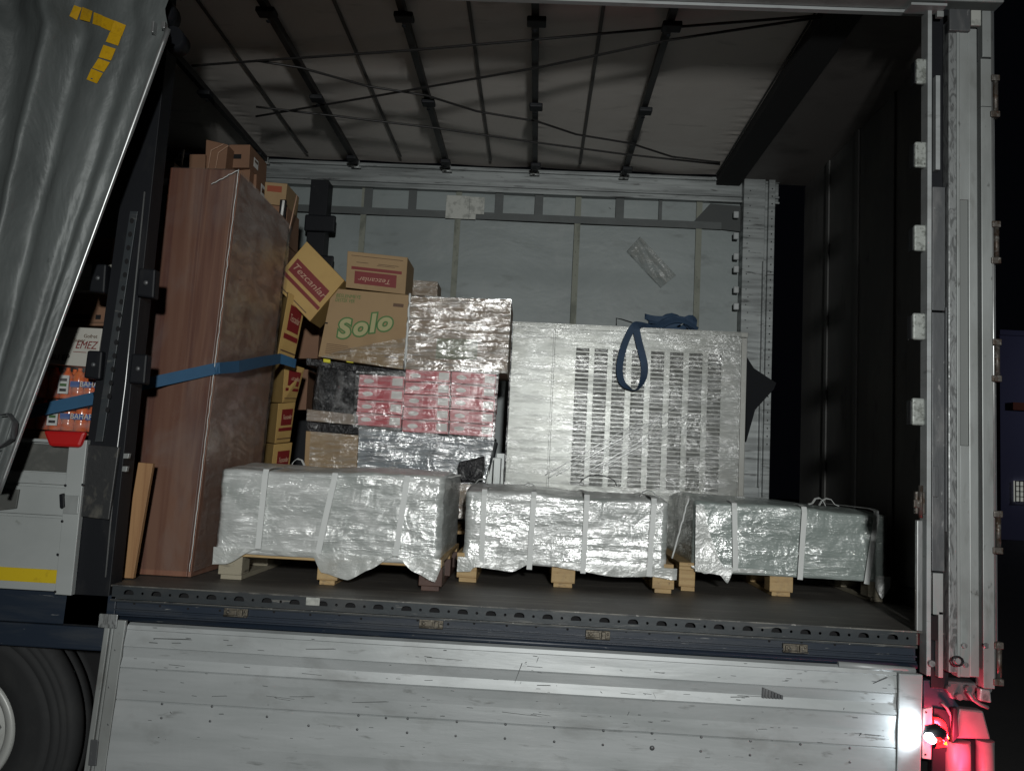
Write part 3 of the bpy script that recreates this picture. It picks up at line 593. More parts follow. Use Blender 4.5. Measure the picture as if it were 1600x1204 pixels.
# chassis beams and wheel
g = MB(); x1 = -1.60
g.box(XL, x1, .0, .06, 1.03, zb3-.006, .004); g.box(XL, x1+.03, -.012, .08, .935, 1.028, .006)
g.box(XL, XR, .5, .62, .55, 1.135); g.box(XL, XR, 1.8, 1.92, .55, 1.135)
for k in range(9): g.box(-5.6+k*.8, -5.52+k*.8, .06, YF, 1.0, 1.135)
build('chassis_frame', g, m_navy, T)
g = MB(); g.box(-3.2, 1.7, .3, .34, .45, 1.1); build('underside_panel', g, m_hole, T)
WC = V((at(-84, 1188, .1).x, .12, .535))
R_ = .50; WS = 1.07
def wheel(O):
    g = MB(); pr_ = [(.235, .03), (.25, .0), (.30, -.008), (.36, -.018), (.395, -.022), (.398, -.016), (.402, -.022), (.43, -.020), (.434, -.014), (.438, -.019), (.455, -.014), (.459, -.008), (.463, -.013), (.483, -.002), (.495, .012), (R_, .03), (R_, .06), (.485, .063), (.485, .072), (R_, .075), (R_, .13), (.485, .133), (.485, .142), (R_, .145), (R_, .20), (.485, .25), (.24, .26)]
    g.lathe(O, [(r*WS, y) for r, y in pr_], 96); ty = build('wheel', g, m_tyre, T)
    g = MB(); g.lathe(O, [(.2515, .03), (.25, .012), (.235, .01), (.205, .03), (.20, .10), (.15, .12), (.10, .05), (.0001, .05)], 64); rm = build('rim', g, m_rim, ty)
    for k in range(10):
        g = MB(); a = k*math.pi/5; g.tube([O+V((.13*math.cos(a), .10, .145*math.sin(a))), O+V((.13*math.cos(a), .04, .145*math.sin(a)))], .014, 6); build('wheel_nut', g, m_pole, ty)
wheel(WC); wheel(WC+V((-1.31, 0, 0)))

# --- side curtain drawn back at the left, with its tension pole
P0, P1 = at(262, 48, -.22), at(-2, 770, -.22)
def crx(z):
    t = (P0.z - z)/(P0.z - P1.z)
    return P0.x + (P1.x-P0.x)*t - (.05 if t < 0 else 0)*min(1, -t*20)
zT, zB2 = 3.95, 1.58
def csurf(u, z):
    """u = 0 at the pole, 1 at the far left"""
    t = (P0.z - z)/(P0.z - P1.z); t = max(-.2, min(1.1, t))
    W = 1.45*(1-t) + .62*t
    k = u*W
    x = crx(z) - k
    y = -.21 - .055*math.exp(-((u-.335-.02*t)/.035)**2) + .045*math.exp(-((u-.26)/.045)**2) + .05*math.exp(-((u-.45)/.05)**2) - .05*math.exp(-((u-.60)/.06)**2) + .05*math.exp(-((u-.75)/.06)**2) + .02*math.sin(u*16+z)*u
    y += .020*math.exp(-((u-.10)/.02)**2)*(.5+t) - .016*math.exp(-((u-.055)/.018)**2)*(.4+t)
    y += .016*noise.noise(V((k*4, z*1.6, 4)))*(.4+t) + .008*noise.noise(V((k*11, z*7, 2)))
    return V((x, y, z))
g = MB(); g.sheet(lambda i, j: csurf(i, zT + (zB2-zT)*j), 150, 110)
cu = build('side_curtain', g, m_curt, T, recalc=False)
g = MB(); pp = [csurf(0, P0.z - (P0.z-P1.z)*k/30)+V((.008, -.008, 0)) for k in range(31)]
pole0 = [P0.lerp(P1, k/30)+V((.008, -.012, 0)) for k in range(31)]
g.tube(pole0, [.011 if k < 8 else .0085 for k in range(31)], 10); build('tension_pole', g, m_pole, cu)
g = MB(); g.box(P0.x-.02, P0.x-.005, -.24, -.21, P0.z-.0, P0.z+.03, .002); build('pole_hook', g, m_pole, cu); g = MB(); g.box(P0.x-.06, P0.x-.05, -.24, -.21, P0.z-.02, P0.z+.03, .002); build('pole_hook', g, m_pole, cu)
def on_curtain(px, py):
    Y = -.22
    for _ in range(6):
        p = at(px, py, Y); t = max(-.2, min(1.1, (P0.z-p.z)/(P0.z-P1.z))); W = 1.45*(1-t)+.62*t
        u = (crx(p.z)-p.x)/W; Y = csurf(u, p.z).y
    return at(px, py, Y-.004), at(px, py, Y-.0025)
sqs = [((116, 9), (127, 13), (120, 31), (109, 25)), ((129, 12), (144, 18), (140, 34), (125, 30)), ((147, 20), (160, 25), (158, 41), (145, 37), ), ((161, 26), (178, 33), (172, 48), (158, 42)), ((179, 33), (196, 40), (190, 56), (173, 50)),
       ((172, 51), (189, 57), (184, 71), (166, 65)), ((162, 71), (180, 77), (173, 94), (155, 89)), ((154, 92), (171, 98), (162, 112), (145, 106)), ((143, 108), (160, 115), (151, 130), (136, 124))]
g = MB()
for q in sqs:
    cx_, cy_ = sum(c[0] for c in q)/4, sum(c[1] for c in q)/4; q2 = [on_curtain(cx_+(c[0]-cx_)*1.07, cy_+(c[1]-cy_)*1.07) for c in q]; q2 = [q2[k] for k in (3, 2, 1, 0)]
    a = [g.b.verts.new(p[0]) for p in q2]; b_ = [g.b.verts.new(p[1]) for p in q2]
    g._f(a); g._f(b_[::-1])
    for k in range(4): g._f([a[k], a[(k+1) % 4], b_[(k+1) % 4], b_[k]])
build('taped_number_seven', g, m_yel, cu)
g = MB(); pts = pxq([(2, 648), (14, 646), (24, 660), (20, 685), (4, 697), (-12, 703)], -.25); g.ribbon(pts, (0, 1, 0), .035, .004); build('tie_loop', g, m_alu_dk, cu)

# --- rear lamps
L0 = -.03
g = MB(); a = pxq([(1443, 1062), (1468, 1062), (1506, 1112), (1443, 1112)], .03); g.front(*a, .05, .003); lb = build('lamp_bracket', g, m_navy, T)
g = MB(); a = pxq([(1443, 1107), (1457, 1104), (1455, 1186), (1441, 1184)], -.02); g.front(*a, .012, .002); build('lamp_plate', g, m_platew, lb)
g = MB(); g.disc(at(1446, 1178, -.021), (1, 0, 0), (0, 0, 1), .004, .004); g.disc(at(1447, 1112, -.021), (1, 0, 0), (0, 0, 1), .004, .004); build('plate_holes', g, m_hole, lb)
# tail lamp: housing arch, lens and glowing core
tl = MB(); a = pxq([(1459, 1104), (1486, 1110), (1490, 1175), (1456, 1172)], .02); tl.front(*a, .06, .004); tlo = build('tail_lamp', tl, m_black, T)
g = MB(); ctr = at(1463, 1160, .0); f_ = []
arc = [at(1460, 1121, .0), at(1470, 1122, .0), at(1478, 1130, .0), at(1481, 1144, .0), at(1481, 1166, .0), at(1460, 1168, .0)]
f_ = [g.b.verts.new(p) for p in arc[::-1]]; h_ = [g.b.verts.new(p+V((0, .018, 0))) for p in arc[::-1]]; g._f(f_)
for k in range(6): g._f([f_[k], f_[(k+1) % 6], h_[(k+1) % 6], h_[k]])
build('lamp_lens', g, m_rlens, tlo)
g = MB(); g.tube([at(1467, 1141, -.008), at(1474, 1145, -.008), at(1478, 1152, -.008), at(1477, 1162, -.008)], [.004, .010, .012, .008], 8); build('lamp_core', g, m_olens, tlo)
g = MB(); g.tube([at(1471, 1097, .01), at(1480, 1106, .01), at(1486, 1118, .01), at(1488, 1140, .01), at(1488, 1158, .01)], .006, 8); build('lamp_rim', g, m_greyp, tlo)
# side marker lamp: rubber body, white lens to the front, red lens to the rear
mc = at(1461, 1149, -.075)
ml = MB(); pts = [at(1447, 1150, -.075), at(1453, 1143, -.075), at(1461, 1142, -.075), at(1470, 1148, -.075), at(1475, 1156, -.075)]
ml.tube(pts, [.014, .027, .031, .029, .016], 16); mlo = build('marker_lamp', ml, m_black, T)
g = MB(); g.tube([at(1445, 1148, -.100), at(1452, 1151, -.105), at(1459, 1158, -.104)], [.010, .019, .012], 12); build('white_lens', g, m_wlens, mlo)
g = MB(); g.tube([at(1462, 1156, -.104), at(1468, 1157, -.106), at(1473, 1159, -.102)], [.010, .015, .010], 12); build('red_lens', g, m_rlens, mlo)
g = MB(); g.tube([at(1458, 1166, -.04), at(1463, 1158, -.06)], .008, 8); build('lamp_arm', g, m_black, mlo)
# bumper / buffers
g = MB(); a = pxq([(1499, 1106), (1537, 1110), (1549, 1155), (1490, 1153)], .0); g.front(*a, .05, .008); bp = build('rear_buffer_plate', g, m_greyp, T)
g = MB(); a = pxq([(1490, 1105), (1496, 1104), (1499, 1150), (1488, 1160)], -.02); g.front(*a, .02, .004); build('buffer_flange', g, m_black, bp)
for px, rr_ in ((1496, .052), (1520, .030), (1541, .034)):
    c = at(px, 1160, .03); g = MB(); g.tube([(c.x, .04 if px != 1520 else .07, c.z-.5), (c.x, .04 if px != 1520 else .07, c.z+.008)], rr_, 20); build('buffer_tube', g, m_greyp if px != 1520 else m_black, bp)
g = MB(); a = pxq([(1457, 1168), (1478, 1165), (1478, 1204), (1452, 1204)], -.0); g.front(a[0], a[1], a[2]+V((0, 0, -.3)), a[3]+V((0, 0, -.3)), .04, .004); build('lower_bracket_plate', g, m_dark, T)
g = MB(); a = pxq([(1470, 1062), (1546, 1068), (1546, 1098), (1486, 1092)], .02); g.front(*a, .08, .01)
for k in range(5): c = at(1482+k*15, 1075+(k % 2)*12, .01); g.tube([(c.x, -.005, c.z), (c.x, .03, c.z)], .013, 8)
build('rear_bumper_crossmember', g, m_alu_dk, T)
g = MB(); g.tube([at(1512, 1080, -.01), at(1520, 1092, -.01), at(1532, 1100, -.01), at(1544, 1105, -.01)], .007, 8); build('cable_loom', g, m_greyp, T)
g = MB(); a = pxq([(1532, 1075), (1548, 1078), (1550, 1098), (1530, 1094)], -.03); g.front(*a, .03, .006); build('bumper_bolt_plate', g, m_scr, T)
# their light
lo = lamp('marker_lamp_glow', 'SPOT', mc + V((-.066, -.025, .006)), 2.3, (.86, .94, 1), .012); lo.data.spot_size = math.radians(150); lo.data.spot_blend = .5
lo.rotation_euler = V((-.55, .83, .08)).to_track_quat('-Z', 'Y').to_euler()
lamp('tail_lamp_glow', 'POINT', at(1484, 1148, -.06), 6., (1, .05, .10), .02)
lamp('tail_lamp_glow_outer', 'POINT', at(1518, 1185, -.07), 3.5, (1, .03, .09), .02)

# ================================================================ cargo
# ---- wrapped bundles on pallets
def crumple(x0, x1, y0, y1, z0, z1, seed, amp=.010, lean=0, dome_=.028):
    g = MB(); bm = g.b
    nx, ny, nz_ = 64, 40, 30
    def shape(p):
        u, v, w_ = p
        x, y, z = x0+(x1-x0)*u, y0+(y1-y0)*v, z0+(z1-z0)*w_
        dx, dy, dz = min(x-x0, x1-x), min(y-y0, y1-y), z1-z
        r = .022
        def rd(d): return max(0, 1-d/r)
        k = rd(dx)**2*rd(dy)**2
        nx_ = (-1 if u < .5 else 1)*k*-.010; ny_ = (-1 if v < .5 else 1)*k*-.010
        x += nx_; y += ny_
        if dz < r: z -= .008*(rd(dx)**2 + rd(dy)**2)*rd(dz)
        n = V((noise.noise(V((x*3+seed, y*3, z*22))), noise.noise(V((x*4.5, y*4+seed, z*30))) + .6*noise.noise(V((x*14, seed, z*60))), noise.noise(V((x*6, y*6, seed)))*.9 + .5*noise.noise(V((x*22, y*22, seed)))))
        top = 1 if w_ > .97 else .35
        return V((x + n.x*amp, y + n.y*amp*1.1, z + n.z*amp*top + .005*math.sin((x-x0)/(x1-x0)*math.pi*3+seed)*w_ + lean*(u-.5)*w_ + dome_*math.sin(v*math.pi)*w_**4*(1.15-.5*u)))
    cache = {}
    def vert(a, b_, c):
        if (a, b_, c) not in cache: cache[(a, b_, c)] = bm.verts.new(shape((a/nx, b_/ny, c/nz_)))
        return cache[(a, b_, c)]
    g.smooth = True
    for i in range(nx):
        for k in range(nz_):
            for b_ in (0, ny):
                g._f([vert(i, b_, k), vert(i+1, b_, k), vert(i+1, b_, k+1), vert(i, b_, k+1)])
        for j in range(ny):
            for c in (0, nz_): g._f([vert(i, j, c), vert(i+1, j, c), vert(i+1, j+1, c), vert(i, j+1, c)])
    for j in range(ny):
        for k in range(nz_):
            for a in (0, nx): g._f([vert(a, j, k), vert(a, j+1, k), vert(a, j+1, k+1), vert(a, j, k+1)])
    g.smooth = False
    return g
def pallet(x0, x1, y0, y1, label, feet, mats, group='pallets under the white bundles', zt=.125):
    """feet: list of (x0, x1) of the front blocks"""
    r = root('pallet', ((x0+x1)/2, (y0+y1)/2, FL)); tag(r, label, 'pallet', group)
    L = y1-y0
    for i, (a, b_) in enumerate(feet):
        for k, yy in enumerate((y0, y0+L/2-.05, y1-.1)):
            g = MB(); g.box(a, b_, yy, yy+.10, FL+.022, FL+zt-.0205, .003); 
            if k == 0:
                for q in range(2): g.dome((a+.03+.04*q, yy-.0003, FL+.05+.02*((q+i) % 2)), (0, -1, 0), .0035)
            build('block', g, mats[i], r)
        g = MB(); g.box(a+.012, b_-.012 if i else b_, y0+.004, y1, FL+.001, FL+.0215, .002); build('bottom_board', g, mats[i], r)
    g = MB()
    for k in range(3): yy = (y0+.001, y0+L/2-.05, y1-.101)[k]; g.box(x0, x1, yy, yy+.1, FL+zt-.0202, FL+zt-.002, .002)
    build('cross_board', g, m_pine, r)
    for k in range(6):
        xx = x0 + (x1-x0-.1)*k/5; g = MB(); g.box(xx, xx+.1, y0, y1, FL+zt-.0015, FL+zt+.016, .002); build('deck_board', g, m_pine, r)
    return r
def strap_on(parent, xt, xb, y0, y1, zt_, zb_, w_=.022, tail=None):
    g = MB(); pts = [(xb, y0-.020, zb_), (xb+(xt-xb)*.5, y0-.021, (zb_+zt_)/2), (xt, y0-.020, zt_-.02), (xt, y0-.010, zt_+.008), (xt, y0+.05, zt_+.016), (xt+.01, (y0+y1)/2, zt_+.016), (xt+.01, y1-.02, zt_+.014)]
    g.ribbon(pts, (1, 0, 0), w_, .002)
    build('packing_strap', g, m_strap, parent)
def tail_on(parent, x, y, z, s=1, flip=1):
    g = MB(); pts = [V((x, y, z)), V((x+.015*flip, y, z+.03*s)), V((x+.035*flip, y-.01, z+.045*s)), V((x+.06*flip, y-.015, z+.04*s)), V((x+.078*flip, y-.02, z+.012*s)), V((x+.10*flip, y-.02, z+.004*s))]
    g.ribbon(pts, (0, 1, .3), .016, .002); build('strap_tail', g, m_strap, parent)
def skirt(parent, x0, x1, y, ztop, pts, seed=0, mat=None):
    """film hanging over the pallet edge; pts: (x, zbottom)"""
    def zb(x):
        for (a, za), (b_, zb_) in zip(pts, pts[1:]):
            if a <= x <= b_: t = (x-a)/(b_-a+1e-9); t = t*t*(3-2*t)*.5+t*.5; return za+(zb_-za)*t
        return pts[-1][1]
    def fn(i, j):
        x = x0+(x1-x0)*i; z = ztop + (zb(x)-ztop)*j
        return V((x + .006*noise.noise(V((x*9, z*9, seed))), y - .006 + (.012*noise.noise(V((x*7, z*5+seed, 1))) + .006*noise.noise(V((x*25, z*15, seed))))*(.3+j), z))
    g = MB(); g.sheet(fn, 90, 14); build('film_skirt', g, mat or m_skirt, parent, recalc=False)

# bundle 1
Y1 = .31
zb1, zt1 = 1.318, 1.70
p1 = pallet(-1.315, -.30, Y1+.01, Y1+.84, 'wooden pallet with one dark red block and torn film, under the left white bundle', [(-1.307, -1.20), (-.858, -.765), (-.40, -.295)], [m_oldw, m_pine, m_dkw])
b1 = root('wrapped_bundle', (-.82, Y1+.42, zb1)); tag(b1, 'white film-wrapped bundle with ragged hanging film, leftmost of the three on pallets', 'bundle', 'film-wrapped bundles on pallets')
build('wrapped_block', crumple(-1.328, -.312, Y1, Y1+.85, zb1, zt1, 1.3, .006, .03), m_bund, b1)
for (a, ya), (c, yc) in (((415, 735), (403, 857)), ((523, 741), (497, 864)), ((636, 745), (618, 868))):
    A, B = at(a, ya, Y1-.02), at(c, yc, Y1-.02); strap_on(b1, A.x, B.x, Y1, Y1+.85, A.z-.002, B.z, .026)
skirt(b1, -1.325, -.30, Y1-.014, 1.345, [(at(x, y, Y1).x, at(x, y, Y1).z) for x, y in ((330, 880), (355, 880), (400, 858), (450, 868), (490, 868), (502, 893), (545, 905), (580, 888), (618, 866), (648, 892), (680, 908), (691, 885), (700, 882))], 3)
g = MB(); c = [at(503, 870, Y1-.035), at(560, 872, Y1-.035), at(556, 900, Y1-.035), at(503, 893, Y1-.035)]
tail_on(b1, at(455, 715, Y1+.5).x, Y1+.5, zt1+.010, 1.0); tail_on(b1, at(600, 735, Y1+.4).x, Y1+.4, zt1+.012, .6); tail_on(b1, at(688, 742, Y1+.2).x, Y1+.2, zt1+.02, -.3)
# bundle 2
Y2 = .66; zb2_, zt2 = 1.300, 1.642
p2 = pallet(-.265, .79, Y2+.01, Y2+.84, 'clean pine pallet under the middle white bundle, closest to the steel cabinet', [(-.262, -.165), (.20, .315), (.69, .795)], [m_pine]*3)
b2 = root('wrapped_bundle', (.26, Y2+.42, zb2_)); tag(b2, 'white film-wrapped bundle with four vertical straps, middle one of the three on pallets', 'bundle', 'film-wrapped bundles on pallets')
build('wrapped_block', crumple(-.235, .755, Y2, Y2+.83, zb2_, zt2, 5.1, .0055, -.01), m_bund, b2)
for (a, ya), (c, yc) in (((757, 768), (752, 876)), ((834, 778), (827, 886)), ((917, 782), (911, 892)), ((1022, 787), (1014, 897))):
    A, B = at(a, ya, Y2-.02), at(c, yc, Y2-.02); strap_on(b2, A.x, B.x, Y2, Y2+.83, zt2+.004, B.z-.01, .026)
skirt(b2, -.262, .80, Y2-.012, 1.325, [(at(x, y, Y2).x, at(x, y, Y2).z) for x, y in ((712, 892), (735, 892), (742, 884), (800, 892), (830, 880), (858, 882), (900, 890), (960, 900), (1020, 900), (1048, 905), (1060, 905))], 8)
tail_on(b2, at(765, 745, Y2+.5).x, Y2+.5, zt2+.014, .9, -1); tail_on(b2, at(815, 750, Y2+.4).x, Y2+.4, zt2+.014, .7); tail_on(b2, at(1000, 762, Y2+.2).x, Y2+.2, zt2+.014, .7); 
g = MB(); c = at(935, 752, Y2+.45); g.tube([c+V((math.cos(a*.33)*.10, 0, math.sin(a*.33)*.055-.02)) for a in range(0, 10)], .003, 6); build('loose_wire', g, m_black, b2)
# bundle 3
Y3 = .79; zb3_, zt3_ = 1.300, 1.640
p3 = pallet(.84, 1.86, Y3+.01, Y3+.84, 'pine pallet under the greenish right bundle, next to the dark rear doors', [(.84, .92), (1.29, 1.405), (1.775, 1.86)], [m_pine, m_pine, m_oldw])
b3 = root('wrapped_bundle', (1.38, Y3+.42, zb3_)); tag(b3, 'greenish film-wrapped bundle, rightmost of the three on pallets, beside the rear doors', 'bundle', 'film-wrapped bundles on pallets')
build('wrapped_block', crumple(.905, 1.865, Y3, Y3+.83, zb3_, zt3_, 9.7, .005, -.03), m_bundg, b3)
for (a, ya), (c, yc) in (((1148, 787), (1149, 893)), ((1257, 800), (1250, 905)), ((1370, 808), (1354, 912))):
    A, B = at(a, ya, Y3-.02), at(c, yc, Y3-.02); strap_on(b3, A.x, B.x, Y3, Y3+.83, zt3_+.0, B.z, .026)
skirt(b3, .895, 1.25, Y3-.012, 1.33, [(at(x, y, Y3).x, at(x, y, Y3).z) for x, y in ((1078, 885), (1100, 895), (1118, 892), (1134, 910), (1142, 893), (1250, 895))], 12)
g = MB(); q = [at(x, y, Y3-.030) for x, y in ((1088, 788), (1100, 790), (1110, 835), (1122, 870), (1140, 900), (1086, 892))]
q[0].y += .01; vs = [g.b.verts.new(p) for p in q]; g._f(vs); bmesh.ops.subdivide_edges(g.b, edges=list(g.b.edges), cuts=2); build('folded_film_corner', g, m_skirt, b3, recalc=False)
skirt(b3, 1.80, 1.875, Y3-.01, 1.33, [(1.79, 1.29), (1.83, 1.22), (1.88, 1.28)], 14)
tail_on(b3, at(1280, 768, Y3+.4).x, Y3+.4, zt3_+.01, .9); tail_on(b3, at(1290, 768, Y3+.4).x, Y3+.4, zt3_+.01, .9, -1); tail_on(b3, at(1145, 765, Y3+.3).x, Y3+.3, zt3_+.01, .6); tail_on(b3, at(1185, 768, Y3+.4).x, Y3+.5, zt3_+.01, .5)
def twist(g, A, B, r, seed=0, n=14):
    g.tube([A.lerp(B, k/n) + V((noise.noise(V((k*.7, seed, 0)))*.005, 0, noise.noise(V((k*.7, seed, 5)))*.004)) for k in range(n+1)], r, 7)
g = MB(); twist(g, at(1076, 778, Y3-.03), at(1050, 872, Y3-.03), .0045); build('film_strand', g, m_strap, b3)

# ---- steel cabinet on a pallet behind
YM = 1.62
MX0, MX1, MZ1, MZ0 = at(796, 620, YM).x, at(1165, 620, YM).x, at(984, 512, YM).z, 1.345
mr = root('steel_cabinet', ((MX0+MX1)/2, YM+.35, MZ0)); tag(mr, 'film-wrapped stainless steel cabinet with rows of louvres and a blue strap over its top', 'cabinet')
sx1 = at(862, 620, YM).x; sx2 = at(1155, 640, YM).x
g = MB(); g.box(MX0+.01, MX1-.002, YM+.004, YM+.72, MZ0, MZ1-.003, .004); build('carcass', g, m_steel, mr)
g = MB(); g.box(MX0, sx1-.005, YM-.006, YM+.0035, MZ0, MZ1-.006, .002); build('plain_panel', g, m_steel, mr)
g = MB(); g.box(sx1+.004, sx2-.004, YM-.006, YM+.0035, MZ0, MZ1-.006, .002)
rows_z = [at(1000, 548+k*6.75, YM).z for k in range(32)]
for xm0, xm1 in ((896, 917), (925, 946), (954, 975), (984, 1005), (1014, 1035), (1044, 1065), (1074, 1095), (1104, 1125)):
    xa_, xb_ = at(xm0, 640, YM).x, at(xm1, 640, YM).x
    for z in rows_z:
        h = .017; d = .005; y = YM-.006
        v = [g.b.verts.new(p) for p in ((xa_, y, z), (xb_, y, z), (xb_-.006, y-d, z-h), (xa_+.006, y-d, z-h), (xa_, y-.0005, z-h), (xb_, y-.0005, z-h))]
        g.mi = 0; g._f([v[0], v[3], v[2], v[1]]); g._f([v[0], v[4], v[3]]); g._f([v[1], v[2], v[5]])
        g._f([v[3], v[4], v[5], v[2]]); g.mi = 1
        q = [g.b.verts.new(p) for p in ((xa_, y-.001, z-h), (xb_, y-.001, z-h), (xb_, y-.001, z-h-.0030), (xa_, y-.001, z-h-.0030))]; g._f(q); g.mi = 0
build('louvred_panel', g, [m_steel, M('louvre_opening', (.17, .167, .155), .6)], mr, recalc=False)
g = MB(); g.box(sx2+.003, MX1, YM-.010, YM+.0035, MZ0, MZ1-.03, .002); build('edge_strip', g, m_steel, mr)
g = MB(); g.box(MX0-.002, MX1+.004, YM-.012, YM-.0065, MZ1-.028, MZ1, .002); g.box(MX0-.002, MX1+.004, YM-.0062, YM+.722, MZ1-.0028, MZ1+.004); build('top_cover', g, m_steel, mr)
F = Face((MX0, YM-.018, MZ1), (MX1-.045, YM-.018, MZ1), (MX1-.045, YM-.018, MZ0), (MX0, YM-.018, MZ0))
build('film_wrap', wrinkled(F, 140, 110, .004, .006, .005, .0, (3, 26)), m_filmm, mr, recalc=False)
g = MB()
r9 = random.Random(5)
for k in range(17):
    s0 = r9.uniform(0, 1); e0 = r9.uniform(0, .25); e1 = r9.uniform(.7, 1.1)
    P_, Q_ = at(840+90*s0, 748, YM-.027), at(1030+70*s0, 640+14*s0, YM-.027); twist(g, P_.lerp(Q_, e0), P_.lerp(Q_, e1), r9.uniform(.0008, .0024), k, 24)
build('film_folds', g, M('twisted_film', (.6, .62, .61), .2, spec=1., coat=1.), mr)
mp = pallet(MX0-.02, MX1+.02, YM-.02, YM+.74, 'pallet hidden behind the bundles, carrying the steel cabinet', [(MX0, MX0+.1), ((MX0+MX1)/2-.05, (MX0+MX1)/2+.05), (MX1-.1, MX1)], [m_pine]*3, group=None, zt=.128)
# dark plastic sheet tied between cabinet and rear post
g = MB(); q = [at(x, y, YM+.1) for x, y in ((1166, 556), (1178, 575), (1213, 598), (1209, 608), (1180, 640), (1166, 690))]
f_ = [g.b.verts.new(p) for p in q]; h_ = [g.b.verts.new(p+V((.0, .05, 0))) for p in q]; g._f(f_[::-1]); g._f(h_)
for k in range(6): g._f([f_[k], f_[(k+1) % 6], h_[(k+1) % 6], h_[k]])
tag(build('plastic_sheet', g, m_dark), 'dark plastic sheet pulled taut from the cabinet side to the rear post', 'plastic sheet')
# blue strap heap + loop
hs = root('lashing_strap', (at(1020, 505, YM+.1).x, YM+.1, MZ1+.005)); tag(hs, 'dark blue lashing strap heaped on the steel cabinet, its loop hanging down the front', 'strap', 'blue lashing straps')
lp = [(1022, 503), (1000, 503), (990, 510), (979, 530), (971, 555), (968, 578), (972, 597), (983, 606), (992, 609), (1000, 603), (1006, 588), (1007, 570), (1002, 548), (997, 528), (995, 512), (1004, 503), (1020, 502)]
pts = [at(x, y, YM-.045) for x, y in lp]
for k in (0, -1): pts[k].y = YM+.08; pts[k].z = MZ1+.02
for k in (1, -2): pts[k].y = YM+.0; pts[k].z = MZ1+.02
sm = []
for a, b_, c, d in zip([pts[0]]+pts, pts, pts[1:], pts[2:]+[pts[-1]]):
    for k in range(5):
        t = k/5; sm.append(.5*((2*b_)+(-a+c)*t+(2*a-5*b_+4*c-d)*t*t+(-a+3*b_-3*c+d)*t**3))
sm.append(pts[-1])
n_ = len(sm)
wds = []
for i in range(n_):
    t = (sm[min(i+1, n_-1)]-sm[max(i-1, 0)]).normalized(); side = V((0, -1, 0)).cross(t); 
    k = i/n_; low = math.exp(-((k-.5)/.10)**2)
    wds.append(side*(1-low*.85) + V((0, 1, 0))*(.25+low*.8))
g = MB(); g.ribbon(sm, wds, .042, .003); build('hanging_loop', g, m_blued, hs)
g = MB()
cc = at(1050, 502, YM+.12)
for t_ in range(5):
    r0 = .11+.012*t_; pts = []
    for k in range(25):
        a = k/24*math.pi*2; pts.append(V((cc.x+math.cos(a)*r0*(1+.1*math.sin(3*a+t_)) , cc.y+math.sin(a)*.06, MZ1+.026+.013*t_+.020*math.sin(a*2+t_*1.7)+ .016*math.cos(a*3+t_))))
    g.ribbon(pts, (0, .5, .8) if t_ % 2 else (0, .2, 1), .036, .003)
for t_ in range(3):
    pts = [V((cc.x-.13+.03*k+.02*t_, cc.y-.05-.01*t_, MZ1+.020+(.085-.018*t_)*math.sin(k/8*math.pi))) for k in range(9)]; g.ribbon(pts, (0, .6, .7), .04, .003)
build('webbing_heap', g, m_blued, hs)
g = MB(); g.tube([at(963, 508, YM+.05), at(963, 497, YM+.05), at(972, 499, YM+.05), at(988, 504, YM+.05)], .004, 6); build('hook', g, m_black, hs)

# ---- cartons
def carton(name, q, Y, d, mat, label, cat='box', group=None, dirv=None, bev=.003):
    """front face from four points (TL, TR, BR, BL) lying at depth Y; d = depth"""
    TL, TR, BR, BL = [at(x, y, Y) if not isinstance(Y, (list, tuple)) else at(x, y, Y[i]) for i, (x, y) in enumerate(q)]
    F = Face(TL, TR, BR, BL); g = MB(); g.front(TL, TR, BR, BL, -F.N*d if dirv is None else V(dirv)*d, bev)
    o = build(name, g, mat); tag(o, label, cat, group); return o, F
def flap_line(F, u0, v0, u1, v1, o, mat=None, w_=.002):
    decal(F, u0, v0, u1, v1, mat or m_inkb, o, 'printed_line')
def tez(F, o, up=True, u0=.14, u1=.84, v0=.52, v1=.86, text=True, dim=False):
    """maroon label block with a printed name, upside down when the box stands on its head"""
    decal(F, u0, v0, u1, v1, m_red, o, 'printed_label')
    decal(F, u0-.06, v0-.12, u1+.08, v0-.04, m_red, o, 'printed_band')
    decal(F, .07, .10, .93, .115, m_inkb, o, 'printed_line')
    c = F.P((u0+u1)/2, (v0+v1)/2+.03, .0028); H = (F.TL-F.BL).length*(v1-v0); W = (F.TR-F.TL).length*(u1-u0)
    s = -1
    txt('Tezcanlar', c, F.R*s, F.U*s, H*.55, m_pale, o, shear=.3, sx=W*.80/(H*.55*4.1), align='CENTER')
    for a, b_ in ((.16, .36), (.52, .86)): decal(F, a, .27, b_, .285, m_inkb, o, 'small_print', .0011)
    decal(F, .50, .31, .80, .322, m_inkb, o, 'small_print', .0011)
YS = 1.28
# box on top (upside-down print)
o, F = carton('carton', ((543, 392), (637, 402), (633, 460), (540, 449)), YS, .26, m_card, 'small carton with an upside-down maroon label, standing on the big carton with green lettering', group='cartons with maroon labels')
tez(F, o)
